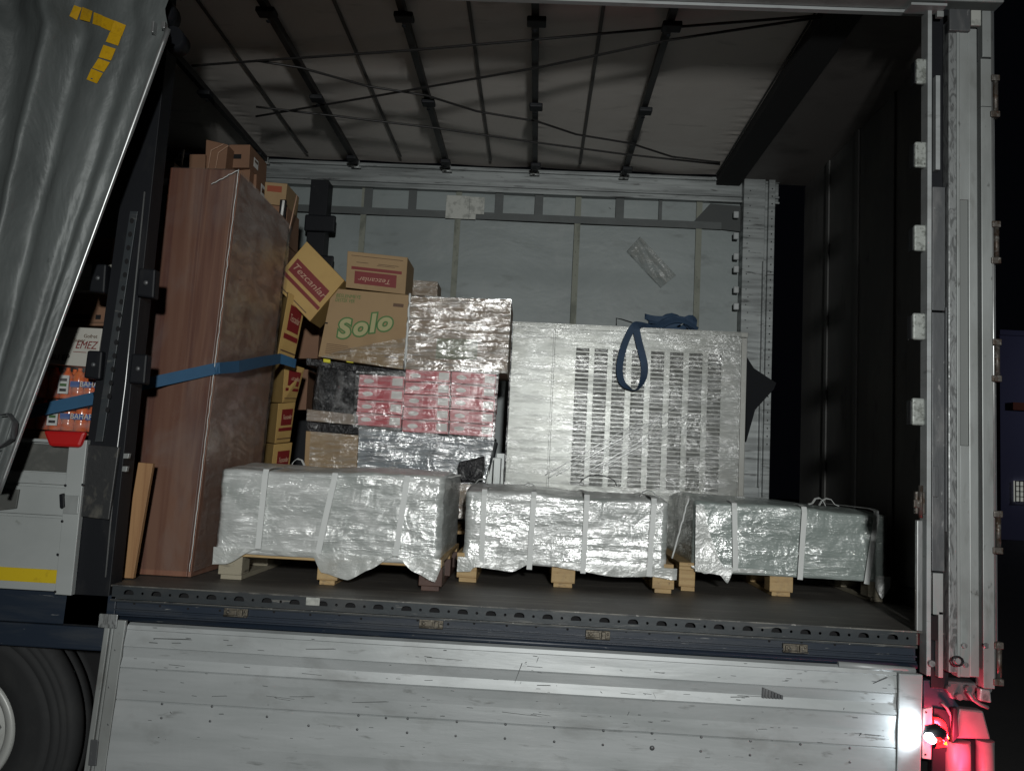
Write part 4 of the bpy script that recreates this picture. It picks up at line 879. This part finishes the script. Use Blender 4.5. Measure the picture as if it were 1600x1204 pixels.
# big carton with green lettering
o, F = carton('carton', ((519, 450), (641, 461), (629, 577), (497, 557)), YS, .40, m_card, 'big brown carton with green outlined lettering, under the small carton with the maroon label', 'box')
big = o
def solo():
    c = F.P(.52, .475, .0016); s = .145
    R = (F.R*math.cos(.10+.09)+F.U*math.sin(.10+.09)).normalized(); U = F.N.cross(R).normalized()
    x = -.195
    for ch, dz, w_ in (('S', -.010, .100), ('o', -.006, .092), ('l', .006, .052), ('o', .010, .092)):
        for mt, of, zo in ((m_green, .014, 0), (m_lgreen, .0055, .0012)):
            txt(ch, c + R*(x+w_/2) + U*dz + F.N*zo, R, U, s, mt, big, 'printed_letter', shear=.22, offset=of, sx=1.05, align='CENTER')
        x += w_
solo()
txt('BESLENMEYE', F.P(.07, .10, .0014), F.R, F.U, .030, m_green, o, 'small_print', sx=.85); txt('DESTEK VER', F.P(.07, .165, .0014), F.R, F.U, .030, m_green, o, 'small_print', sx=.7)
for k in range(6):
    decal(F, .07, .795+k*.026, .07+(.26, .30, .33, .30, .31, .32)[k], .803+k*.026, m_inkb, o, 'small_print')
decal(F, .80, .13, .93, .175, m_inkb, o, 'tear')
decal(F, .78, .85, .93, .87, m_inkb, o, 'small_print'); decal(F, .0, .50, .035, .52, m_hole, o, 'hand_hole')
Fs = Face(F.P(.40, .80), F.P(1, .58), F.P(1, 1.0), F.P(.02, 1.0)); g = wrinkled(Fs, 60, 24, .006, .010)
build('film_edge', g, m_film, o, recalc=False)
# small wrapped carton behind
o, F = carton('carton', ((640, 437), (684, 440), (683, 463), (640, 461)), 1.72, .2, m_card3, 'small low carton under film, behind the label carton against the grey curtain')
build('film_wrap', wrinkled(F, 20, 10, .003, .006), m_film, o, recalc=False)
o, F = carton('carton', ((560, 462), (700, 468), (696, 585), (556, 575)), 1.80, .25, m_card3, 'plain carton mostly hidden behind the big carton, holding up the small film-covered one')
# wrapped carton at right
o, F = carton('wrapped_carton', ((642, 463), (799, 468), (792, 583), (630, 577)), YS-.01, .42, m_card3, 'brown carton under heavy glossy stretch film, right of the big carton with green lettering')
decal(F, .30, .56, .70, .84, M('faded_green_print', (.16, .17, .10), .6), o, 'printed_logo')
build('film_wrap', wrinkled(F, 110, 60, .006, .010, .005, .005, (4, 34)), m_filmh, o, recalc=False)
g = MB(); twist(g, F.P(-.005, -.03, .02), F.P(.02, 1.02, .02), .007, 2, 20); build('film_edge', g, m_strap, o)
g = MB(); g.front(*[at(x, y, YS-.02) for x, y in ((640, 455), (648, 455), (628, 588), (618, 586))], .003); 
g.b.free()
# pink cartons
PK = [((561, 585), (633, 588), (627, 670), (555, 664), 4), ((634, 577), (705, 579), (701, 679), (628, 675), 5), ((706, 579), (777, 585), (770, 684), (702, 679), 5)]
cn = ['left', 'middle', 'right']; rn = {4: ['top', 'second from top', 'third from top', 'bottom'], 5: ['top', 'second from top', 'third from top', 'fourth from top', 'bottom']}
for ci, (TL, TR, BR, BL, n) in enumerate(PK):
    FF = Face(*[at(x, y, YS+.0) for x, y in (TL, TR, BR, BL)])
    for k in range(n):
        v0, v1 = k/n, (k+1)/n - .012
        a, b_, c, d = FF.P(0.005, v0), FF.P(.99, v0), FF.P(.99, v1), FF.P(0.005, v1); f2 = Face(a, b_, c, d)
        sh = random.uniform(-.003, .003); g = MB(); g.front(a+V((sh, 0, 0)), b_+V((sh, 0, 0)), c+V((sh, 0, 0)), d+V((sh, 0, 0)), -f2.N*.28, .003)
        o = build('pink_carton', g, m_pink); tag(o, 'flat pink carton, %s in the %s column of the wrapped block' % (rn[n][k], cn[ci]), 'box', 'pink cartons in a film-wrapped block')
        g = MB(); g.disc(f2.P(.22, .5, .0012), f2.R, f2.U, .030, .013, 20, .001); build('oval_print', g, m_pinkw, o)
        decal(f2, .74, .18, .97, .78, m_pinkw, o, 'white_label'); decal(f2, .42, .12, .70, .85, m_crim, o, 'printed_block'); decal(f2, .0, .93, 1, .99, m_crim, o, 'printed_edge')
FF = Face(*[at(x, y, YS-.008) for x, y in ((556, 580), (780, 578), (772, 688), (552, 668))])
o = build('stretch_film', wrinkled(FF, 110, 60, .004, .004, 0, 0, (4, 30)), m_film, recalc=False); tag(o, 'clear wrinkled stretch film drawn tightly across the block of pink cartons', 'film')
# black wrapped goods under the big carton
TLp, TRp, BRp, BLp = [at(x, y, YS+.03) for x, y in ((494, 562), (562, 575), (552, 660), (484, 642))]
Fb = Face(TLp, TRp, BRp, BLp)
def blob(F, d, amp, seed, nu=36, nv=30):
    def fn(i, j):
        a = i*2*math.pi; u = .5+.5*max(-1, min(1, 1.35*math.cos(a))); w_ = .5+.5*max(-1, min(1, 1.35*math.sin(a)))
        p = F.P(u, j) - F.N*d*w_
        n = noise.noise(V((p.x*14, p.y*9, p.z*14+seed)))+.5*noise.noise(V((p.x*40, p.y*20, p.z*30+seed)))
        sq = 1 - .10*(2*j-1)**4
        c = F.P(.5, j) - F.N*d*.5
        return c + (p-c)*(sq+amp*n)
    g = MB(); g.sheet(fn, nu, nv); top = [v for v in g.b.verts][:nu+1]; bot = [v for v in g.b.verts][-(nu+1):]
    g._f(top[:-1][::-1]); g._f(bot[:-1]); return g
o = build('black_wrapped_parcel', blob(Fb, .30, .09, 2), m_blackf); tag(o, 'black crumpled plastic-wrapped parcel under the big carton with green lettering', 'parcel')
build('film_wrap', wrinkled(Face(Fb.P(.12, .12), Fb.P(1.02, .12), Fb.P(1., .98), Fb.P(.08, .98)), 40, 40, .012, .022, streak=(14, 12)), M('black_parcel_film', (.5, .5, .5), .15, 0, bump=[((30, 30, 30), .9, .02, 5, 1.5)], spec=1., film=((14, 14, 9), .48, .72, .02, .45)), o, recalc=False)
g = MB(); a = pxq([(478, 559), (640, 580), (640, 592), (478, 570)], YS+.02); g.front(*a, .34, .004); o = build('black_layer', g, m_blackf); tag(o, 'thin black tray lying under the big carton, with two yellow tabs', 'tray')
for x in (505, 541):
    g = MB(); a = pxq([(x, 560), (x+11, 561.5), (x+11, 567), (x, 565.5)], YS+.005); g.front(*a, .01, .002); build('yellow_tab', g, M('bright_yellow_plastic', (.6, .55, .02), .5), o)
# lower cartons
o, F = carton('carton', ((480, 639), (560, 648), (560, 664), (479, 657)), YS, .4, m_card3, 'thin flat carton directly below the black wrapped parcel'); build('film_wrap', wrinkled(F, 40, 12, .005, .008), m_filml, o, recalc=False)
g = MB(); a = pxq([(480, 658), (772, 683), (771, 690), (478, 674)], YS+.05); g.front(*a, .34, .004); o = build('black_layer', g, m_blackf); tag(o, 'black slab for the dark gap over the lowest film-wrapped goods, below the pink cartons', 'tray')  # solid black slab standing in for the shade inside the gap
o, F = carton('carton', ((478, 673), (560, 680), (556, 752), (474, 748)), YS, .45, m_card, 'brown carton at the foot of the stack, left of the blue-grey wrapped goods')
build('film_wrap', wrinkled(Face(F.P(.1, .0), F.TR, F.BR, F.P(.1, 1)), 40, 30, .005, .010), m_film, o, recalc=False)
o, F = carton('wrapped_goods', ((561, 668), (773, 688), (757, 756), (557, 752)), YS, .45, m_bluef, 'blue-grey goods under thick shiny film, at the foot of the stack below the pink cartons', 'wrapped goods')
build('film_wrap', wrinkled(Face(F.TL, F.TR, F.BR, F.BL), 110, 36, .006, .012, .0, .0, (3, 30)), m_filmh, o, recalc=False)
TLp, TRp, BRp, BLp = [at(x, y, YS-.09) for x, y in ((715, 722), (757, 712), (755, 752), (716, 752))]
o = build('plastic_bag', blob(Face(TLp, TRp, BRp, BLp), .12, .12, 8, 30, 16), m_blackf); tag(o, 'crumpled dark plastic bag beside the steel channel, at the foot of the wrapped goods', 'bag')
o, F = carton('wrapped_carton', ((560, 752), (768, 757), (768, 812), (560, 804)), YS, .45, m_card3, 'brown film-covered carton seen low in the gap between the left and middle bundles')
build('film_wrap', wrinkled(F, 60, 20, .004, .008), m_film, o, recalc=False)
zb_p = F.BL.z
o, F = carton('carton', ((470, 750), (558, 753), (558, 812), (468, 808)), YS, .45, m_card3, 'lowest carton of the stack, hidden behind the left bundle')
z_top = min(F.BL.z, zb_p)-.004
pallet(-1.15, -.14, YS-.03, YS+.5, 'pallet glimpsed between the left and middle bundles, under the stacked cartons', [(-1.15, -1.05), (-.7, -.6), (-.24, -.14)], [m_oldw]*3, group=None, zt=z_top-FL-.018)
# steel U channel
c0, c1 = at(760, 714, 1.40), at(777, 747, 1.40); g = MB()
zt_ = c0.z; g.box(c0.x, c0.x+.006, 1.40, 1.55, FL+.001, zt_); g.box(c0.x+.0065, c1.x+.015, 1.545, 1.55, FL+.001, zt_); g.box(c1.x-.025, c1.x+.015, 1.40, 1.544, FL+.001, zt_, .002); g.box(c0.x+.0065, c0.x+.02, 1.40, 1.405, FL+.001, zt_)
g.box(c1.x-.02, c1.x+.03, 1.56, 1.6, FL+.001, zt_+.03, .002); tag(build('steel_channel', g, m_alu2), 'grey steel channel standing upright between the wrapped goods and the steel cabinet', 'steel channel')

# ---- column of cartons with maroon labels, turned and leaning, beside the tall boards
def corner_carton(A0, A1, B0, B1, C0, C1, YA, YB, YC, label, mat=m_card2, text=True, group='cartons with maroon labels'):
    At, Ab, Bt, Bb, Ct, Cb = at(*A0, YA), at(*A1, YA), at(*B0, YB), at(*B1, YB), at(*C0, YC), at(*C1, YC)
    Dt, Db = At+Ct-Bt, Ab+Cb-Bb; g = MB(); g.hexa([Ab, Bb, Cb, Db, At, Bt, Ct, Dt], .003)
    o = build('carton', g, mat); tag(o, label, 'box', group); F = Face(Bt, Ct, Cb, Bb)
    if text:
        decal(F, .22, .16, .86, .56, m_red, o, 'printed_label', .006); decal(F, .12, .62, .92, .70, m_red, o, 'printed_band', .006); decal(F, .08, .88, .95, .9, m_inkb, o, 'printed_line', .006)
        c = F.P(.54, .36, .0085); H = (F.TL-F.BL).length*.4; W = (F.TR-F.TL).length*.64
        txt('Tezcanlar', c, F.R, F.U, H*.4, m_pale, o, shear=.3, sx=W*.85/(H*.4*4.1), align='CENTER')
    return o, F
YC_ = 1.22
corner_carton((440, 457), (428, 556), (451, 456), (433, 556), (478, 474), (459, 565), YC_+.22, YC_, YC_+.12, 'leaning maroon-label carton just below the steeply tipped one')
corner_carton((427, 569), (421, 628), (445, 566), (441, 629), (476, 575), (462, 628), YC_+.22, YC_, YC_+.13, 'upright maroon-label carton at the end of the blue strap')
corner_carton((418, 630), (413, 690), (435, 630), (429, 693), (462, 628), (453, 690), YC_+.22, YC_, YC_+.13, 'maroon-label carton second from the bottom of the column beside the tall boards')
corner_carton((412, 692), (406, 762), (428, 694), (420, 766), (457, 691), (448, 762), YC_+.22, YC_, YC_+.13, 'lowest maroon-label carton visible in the column beside the tall boards')
c = at(430, 766, YC_+.1); g = MB(); g.box(c.x-.07, c.x+.09, YC_+.02, YC_+.3, FL+.001, c.z-.004, .003); tag(build('carton', g, m_card2), 'carton on the floor carrying the column of maroon-label cartons', 'box')
# tipped carton: front face rotated about 45 degrees
o, F = carton('carton', ((479, 377), (538, 438), (484, 502), (425, 441)), 1.26, .24, m_card2, 'maroon-label carton tipped on its corner, topmost beside the tall boards', group='cartons with maroon labels')
decal(F, .08, .34, .92, .62, m_red, o, 'printed_label'); decal(F, -.0, .68, .98, .75, m_red, o, 'printed_band'); decal(F, .02, .93, .85, .95, m_inkb, o, 'printed_line')
txt('Tezcanlar', F.P(.5, .48, .003), F.R, F.U, .055, m_pale, o, shear=.3, sx=1.25, align='CENTER')

# dark cartons deeper in the shadow, filling the gap behind the column
for k, (q, lab) in enumerate(((((462, 500), (500, 500), (496, 560), (456, 560)), 'dark carton in shadow between the leaning cartons and the green-lettered carton'), (((452, 575), (482, 577), (478, 640), (448, 640)), 'shadowed reddish carton behind the maroon-label column, level with the black parcel'))):
    o, F = carton('carton', q, 1.75, .3, m_cardr, lab)
# ---- tall laminated boards
BX0, BX1 = at(236, 600, .3).x, at(340, 500, .3).x
BX0, BX1 = -1.695, -1.375
ztb = 3.088
br = root('board_stack', ((BX0+BX1)/2, .6, FL)); tag(br, 'tall upright stack of red-brown laminated boards wrapped in clear film', 'boards')
g = MB(); g.hexa([V(p) for p in ((BX0-.062, .30, FL+.004), (BX1-.0635, .30, FL+.004), (BX1-.0635, 1.08, FL+.004), (BX0-.062, 1.08, FL+.004), (BX0, .30, ztb), (BX1-.0015, .30, ztb), (BX1-.0015, 1.08, ztb), (BX0, 1.08, ztb))], .003)
build('boards', g, m_lam, br)
g = MB(); g.hexa([V((x, y, z)) for x, y, z in ((BX1-.063, .31, FL+.004), (BX1-.05, .31, FL+.004), (BX1-.05, 1.09, FL+.004), (BX1-.063, 1.09, FL+.004), (BX1-.001, .31, ztb-.01), (BX1+.012, .31, ztb-.01), (BX1+.012, 1.09, ztb-.01), (BX1-.001, 1.09, ztb-.01))]); build('flank_board', g, m_lams, br)
Fr = Face((BX0+.02, .292, ztb), (BX1+.014, .292, ztb), (BX1-.048, .292, FL+.03), (BX0-.042, .292, FL+.03))
build('film_front', wrinkled(Fr, 50, 120, .002, .003, streak=(8, 5)), M('thin_board_film', (.35, .33, .32), .3, 0, bump=[((8, 8, 3), .4, .01)], spec=1., film=((6, 6, 2.5), .45, .8, .03, .22)), br, recalc=False)
Fd = Face((BX1+.018, .295, ztb-.005), (BX1+.018, 1.10, ztb-.03), (BX1-.044, 1.10, FL+.05), (BX1-.044, .295, FL+.03))
build('film_flank', wrinkled(Fd, 70, 120, .010, .006, streak=(6, 4)), m_filml, br, recalc=False)
g = MB(); twist(g, V((BX1+.014, .288, ztb)), V((BX1-.048, .288, FL+.03)), .0018, 9, 60); build('film_corner', g, m_strap, br)
g = MB(); twist(g, at(330, 288, .285), at(372, 266, .285), .0018, 3, 12); build('film_fold', g, m_strap, br)
# short light plank leaning at the left
g = MB(); a = [at(x, y, .16) for x, y in ((216, 722), (239, 724), (208, 903), (186, 903))]; a[2].z = a[3].z = FL+.006; g.front(*a, .022, .002)
tag(build('plank', g, m_plank), 'short light brown plank leaning against the tall laminated boards', 'plank')

# ---- brown cartons on top, behind the boards
def qbox(q, Y, d, mat, label, side=None, group='brown cartons piled behind the tall boards'):
    return carton('carton', q, Y, d, mat, label, 'box', group)
o, F = qbox(((358, 226), (391, 226), (389, 262), (354, 262)), 1.12, .3, m_cardr, 'brown carton with a slot and a small white sticker, topmost behind the tall boards')
decal(F, .08, .42, .62, .62, m_hole, o, 'hand_hole')
Fs = Face(F.TR+V((.001, .0, 0)), F.TR+V((.001, .3, 0)), F.BR+V((.001, .3, 0)), F.BR+V((.001, 0, 0)))
def sticker(o, F, u, v):
    decal(F, u-.12, v-.2, u+.12, v+.2, m_white, o, 'sticker', .002); decal(F, u-.08, v-.12, u+.08, v-.02, m_inkb, o, 'sticker_print', .0035)
sticker(o, Fs, .35, .55)
o, F = qbox(((322, 218), (356, 226), (352, 264), (320, 264)), 1.02, .3, m_cardr, 'brown carton bound with two pale cords, behind the tall boards')
g = MB(); g.tube([F.P(.85, .02, .006), F.P(.28, .35, .006), F.P(.18, 1, .006)], .003, 6); g.tube([F.P(1.05, .05, .006), F.P(.62, .4, .006), F.P(.55, 1, .006)], .003, 6); build('cord', g, m_pale, o)
o, F = qbox(((296, 241), (321, 241), (320, 266), (295, 266)), 1.0, .3, m_cardr, 'low dark carton left of the corded one, behind the tall boards')
o, F = qbox(((253, 252), (272, 253), (270, 300), (250, 300)), .62, .3, m_cardr, 'dark carton peeping out left of the top of the tall boards'); decal(F, .0, .55, .6, .8, m_white, o, 'sticker')
o, F = qbox(((372, 266), (391, 264), (388, 300), (368, 300)), 1.15, .3, m_cardr, 'brown carton with a white sticker on its side, second from the top behind the boards')
Fs = Face(F.TR+V((.001, 0, 0)), F.TR+V((.001, .3, 0)), F.BR+V((.001, .3, 0)), F.BR+V((.001, 0, 0))); sticker(o, Fs, .4, .5)
o, F = qbox(((388, 272), (401, 272), (398, 345), (385, 345)), 1.22, .28, m_cardr, 'tall narrow carton between the stickered carton and the one with orange print')
Fs = Face(F.TR+V((.001, 0, 0)), F.TR+V((.001, .28, 0)), F.BR+V((.001, .28, 0)), F.BR+V((.001, 0, 0))); sticker(o, Fs, .4, .3)
o, F = qbox(((414, 284), (449, 287), (445, 322), (412, 318)), 1.28, .25, m_card, 'carton with orange-red print at the right end of the pile behind the boards')
decal(F, .12, .15, .78, .42, m_redt, o, 'printed_label')
o, F = qbox(((412, 319), (449, 323), (446, 380), (409, 376)), 1.28, .25, m_cardr, 'plain carton under the one with orange-red print')
o, F = qbox(((409, 377), (446, 381), (443, 452), (405, 448)), 1.30, .25, m_cardr, 'lower plain carton behind the film flank of the boards')
g = MB(); c = at(441, 326, 1.2); g.box(c.x-.018, c.x+.018, 1.2, 1.22, c.z-.055, c.z+.055, .003); o = build('bracket', g, m_hole); tag(o, 'black bracket with a bright rod beside the carton with orange-red print', 'bracket')
g = MB(); g.tube([(c.x+.003, 1.19, c.z-.045), (c.x+.008, 1.19, c.z+.045)], .008, 8); build('bright_rod', g, m_white, o)
g = MB(); g.tube([at(283, 261, .9), at(287, 234, .9)], .006, 8); tag(build('white_rod', g, m_white), 'short white rod sticking up above the tall boards', 'rod')
g = MB(); g.tube([at(464, 305, 1.24), at(455, 345, 1.24), at(447, 380, 1.24)], .0035, 6); tag(build('cord', g, m_pale), 'pale cord hanging down beside the cartons behind the boards', 'cord')
# hidden supports of that pile
ztop_ = at(385, 300, 1.3).z
for k in range(6):
    z0_ = FL+.002 + k*.30; 
    g = MB(); g.box(-2.30+.02*(k % 2), -1.80, 1.14, 1.62, z0_, z0_+.297, .003); tag(build('carton', g, m_cardr), ['bottom', 'second', 'third', 'fourth', 'fifth', 'sixth'][k]+' carton from the floor in the column hidden behind the tall boards', 'box', 'brown cartons piled behind the tall boards')
    g = MB(); g.box(-1.79, -1.50+.01*(k % 2), 1.42, 1.9, z0_, z0_+.297, .003); tag(build('carton', g, m_cardr), ['bottom', 'second', 'third', 'fourth', 'fifth', 'sixth'][k]+' carton from the floor in the deeper column beside the black far post', 'box', 'brown cartons piled behind the tall boards')

# ---- goods in the next bay, seen between curtain pole and centre post
o, F = carton('carton', ((120, 372), (178, 372), (172, 411), (105, 411)), .30, .35, m_cardr, 'dark brown carton highest in the next bay, behind the centre post')
o, F = carton('carton', ((108, 411), (176, 413), (171, 455), (96, 454)), .22, .4, m_wcart, 'plain white carton in the next bay, above the dark brown printed one'); decal(F, .0, .5, 1, .515, m_inkb, o, 'seam')
o, F = carton('carton', ((70, 456), (168, 459), (162, 509), (60, 508)), .26, .4, m_cardr, 'dark brown carton with black print between the two white cartons in the next bay'); decal(F, .3, .66, .78, .8, m_hole, o, 'printed_band'); decal(F, .86, .66, .94, .8, m_hole, o, 'printed_block'); decal(F, 0, .88, 1, .92, m_inkb, o, 'seam')
o, F = carton('carton', ((58, 508), (160, 513), (150, 574), (46, 566)), .06, .35, m_wcart, 'white carton with maroon lettering standing on the orange bottle packs'); wc = F
txt('EMEZ', F.P(.64, .46, .002), F.R, F.U, .048, m_red, o, shear=.2, sx=.8); txt('Super', F.P(.60, .34, .002), F.R, F.U, .022, m_inkb, o); txt('Gofret', F.P(.74, .22, .002), F.R, F.U, .022, m_inkb, o); txt('SU EP', F.P(.30, .82, .002), F.R, F.U, .034, m_hole, o, 'printed_marks')
decal(F, .62, .63, .82, .645, m_red, o, 'printed_line')
def bottle_pack(x0, x1, z0, z1, Y, label, n=6, seed=0):
    r = root('bottle_pack', ((x0+x1)/2, Y+.1, z0)); tag(r, label, 'bottle pack', 'shrink-wrapped packs of orange bottles')
    w_ = (x1-x0)/n
    for k in range(n):
        for row in range(2):
            g = MB(); cx = x0+w_*(k+.5); cy = Y+w_*.5+row*w_*1.02; R0 = w_*.47; H = z1-z0
            g.tube([(cx, cy, z0+H*t) for t in (.001, .02, .30, .34, .38, .70, .80, .90, .93, .99)], [R0*.9, R0, R0, R0*.93, R0, R0, R0*.8, R0*.38, R0*.36, R0*.36], 20); build('bottle', g, m_orange, r)
        if k >= 2:
            F = Face((x0+w_*(k+.12), Y-.004, z0+H*.62), (x0+w_*(k+.88), Y-.004, z0+H*.62), (x0+w_*(k+.88), Y-.004, z0+H*.36), (x0+w_*(k+.12), Y-.004, z0+H*.36))
            decal(F, 0, .25, 1, .95, m_bluep, r, 'blue_label')
    F = Face((x0, Y-.006, z1), (x1, Y-.006, z1), (x1, Y-.006, z0), (x0, Y-.006, z0))
    txt('BAHAR', F.P(.66, .53, .004), F.R, F.U, .034, m_white, r, sx=.9); 
    g = MB(); g.box(F.P(.36, 0).x, F.P(.36, 0).x+.045, Y-.007, Y-.005, z0+.02, z0+.10); build('white_label', g, m_white, r); 
    for q in range(3): 
        g = MB(); g.box(F.P(.36, 0).x+.008, F.P(.36, 0).x+.037, Y-.0085, Y-.0075, z0+.03+q*.022, z0+.042+q*.022); build('label_print', g, m_hole if q != 1 else m_green, r)
    build('film_wrap', wrinkled(F, 40, 20, .004, .006, streak=(10, 10)), m_filmb, r, recalc=False)
pz = [at(100, y, .07).z for y in (571, 623, 674)]
px0, px1 = at(40, 640, .07).x, at(158, 600, .07).x
bottle_pack(px0+.02, px1+.02, pz[1]+.002, pz[0]-.005, .07, 'upper shrink-wrapped pack of orange bottles, directly under the white lettered carton', 6)
bottle_pack(px0-.02, px1-.0, pz[2]+.004, pz[1]-.002, .07, 'lower shrink-wrapped pack of orange bottles, behind the blue strap and above the red crate', 6)
g = MB(); a = [at(x, y, -.052) for x, y in ((66, 672), (134, 674), (124, 699), (76, 697))]; g.front(*a, .03, .012); tag(build('red_crate', g, m_redp), 'red plastic crate edge sticking out over the grey side board', 'crate')
g = MB(); g.box(-2.9, -1.78, .06, .7, FL+.002, pz[2]-.002, .01); tag(build('carton', g, m_cardr), 'large carton behind the grey side board carrying the orange bottle packs', 'box')
g = MB(); g.box(-2.95, -2.16, .24, .7, pz[2]+.004, at(58, 508, .2).z, .01); tag(build('carton', g, m_cardr), 'dark carton in the shadow left of the bottle packs, behind the curtain', 'box')
# thin slices of goods between post and boards
o, F = carton('carton', ((222, 384), (256, 384), (240, 508), (218, 508)), .5, .3, M('pinkish_carton', (.25, .12, .11), .6), 'narrow slice of a pinkish carton between the centre post and the tall boards'); 
o, F = carton('carton', ((215, 509), (245, 509), (240, 548), (212, 548)), .5, .3, m_wcart, 'narrow slice of a white carton between the centre post and the tall boards')
o, F = carton('bottle', ((205, 612), (232, 612), (225, 646), (200, 646)), .5, .2, m_orange, 'orange bottle glimpsed right of the centre post, under the blue strap', 'bottle')
o, F = carton('carton', ((200, 648), (226, 648), (221, 684), (197, 684)), .5, .3, m_redt, 'dark orange-red carton low between the centre post and the tall boards')
o, F = carton('carton', ((196, 686), (224, 686), (212, 722), (190, 722)), .5, .3, m_pink, 'red and white printed carton just above the leaning plank')
g = MB(); g.box(-1.95, -1.71, .52, .8, FL+.002, at(200, 722, .5).z-.003, .003); tag(build('carton', g, m_cardr), 'dark carton on the floor behind the leaning plank', 'box')
# ---- long blue strap
pts = [at(-20, 658, .035), at(50, 643, .035), at(147, 622, .037), at(160, 617, .13), at(215, 602, .20), at(262, 592, .27), at(335, 576, .286), at(343, 575, .30)]
p_e = at(438, 561, 1.0); pts += [V((BX1+.035, .45, 1)), V((BX1+.036, .75, p_e.z)), V((BX1+.04, 1.05, p_e.z)), at(462, 568, 1.15)]
pts[8].z = at(365, 572, .45).z; pts[9].z = at(405, 565, .75).z; pts[10].z = at(436, 560, 1.05).z
g = MB(); g.ribbon(pts, (0, 0, 1), [.052]*8+[.056]*3+[.05], .003); tag(build('lashing_strap', g, m_blue), 'long bright blue lashing strap stretched past the bottle packs and across the tall boards', 'strap', 'blue lashing straps')
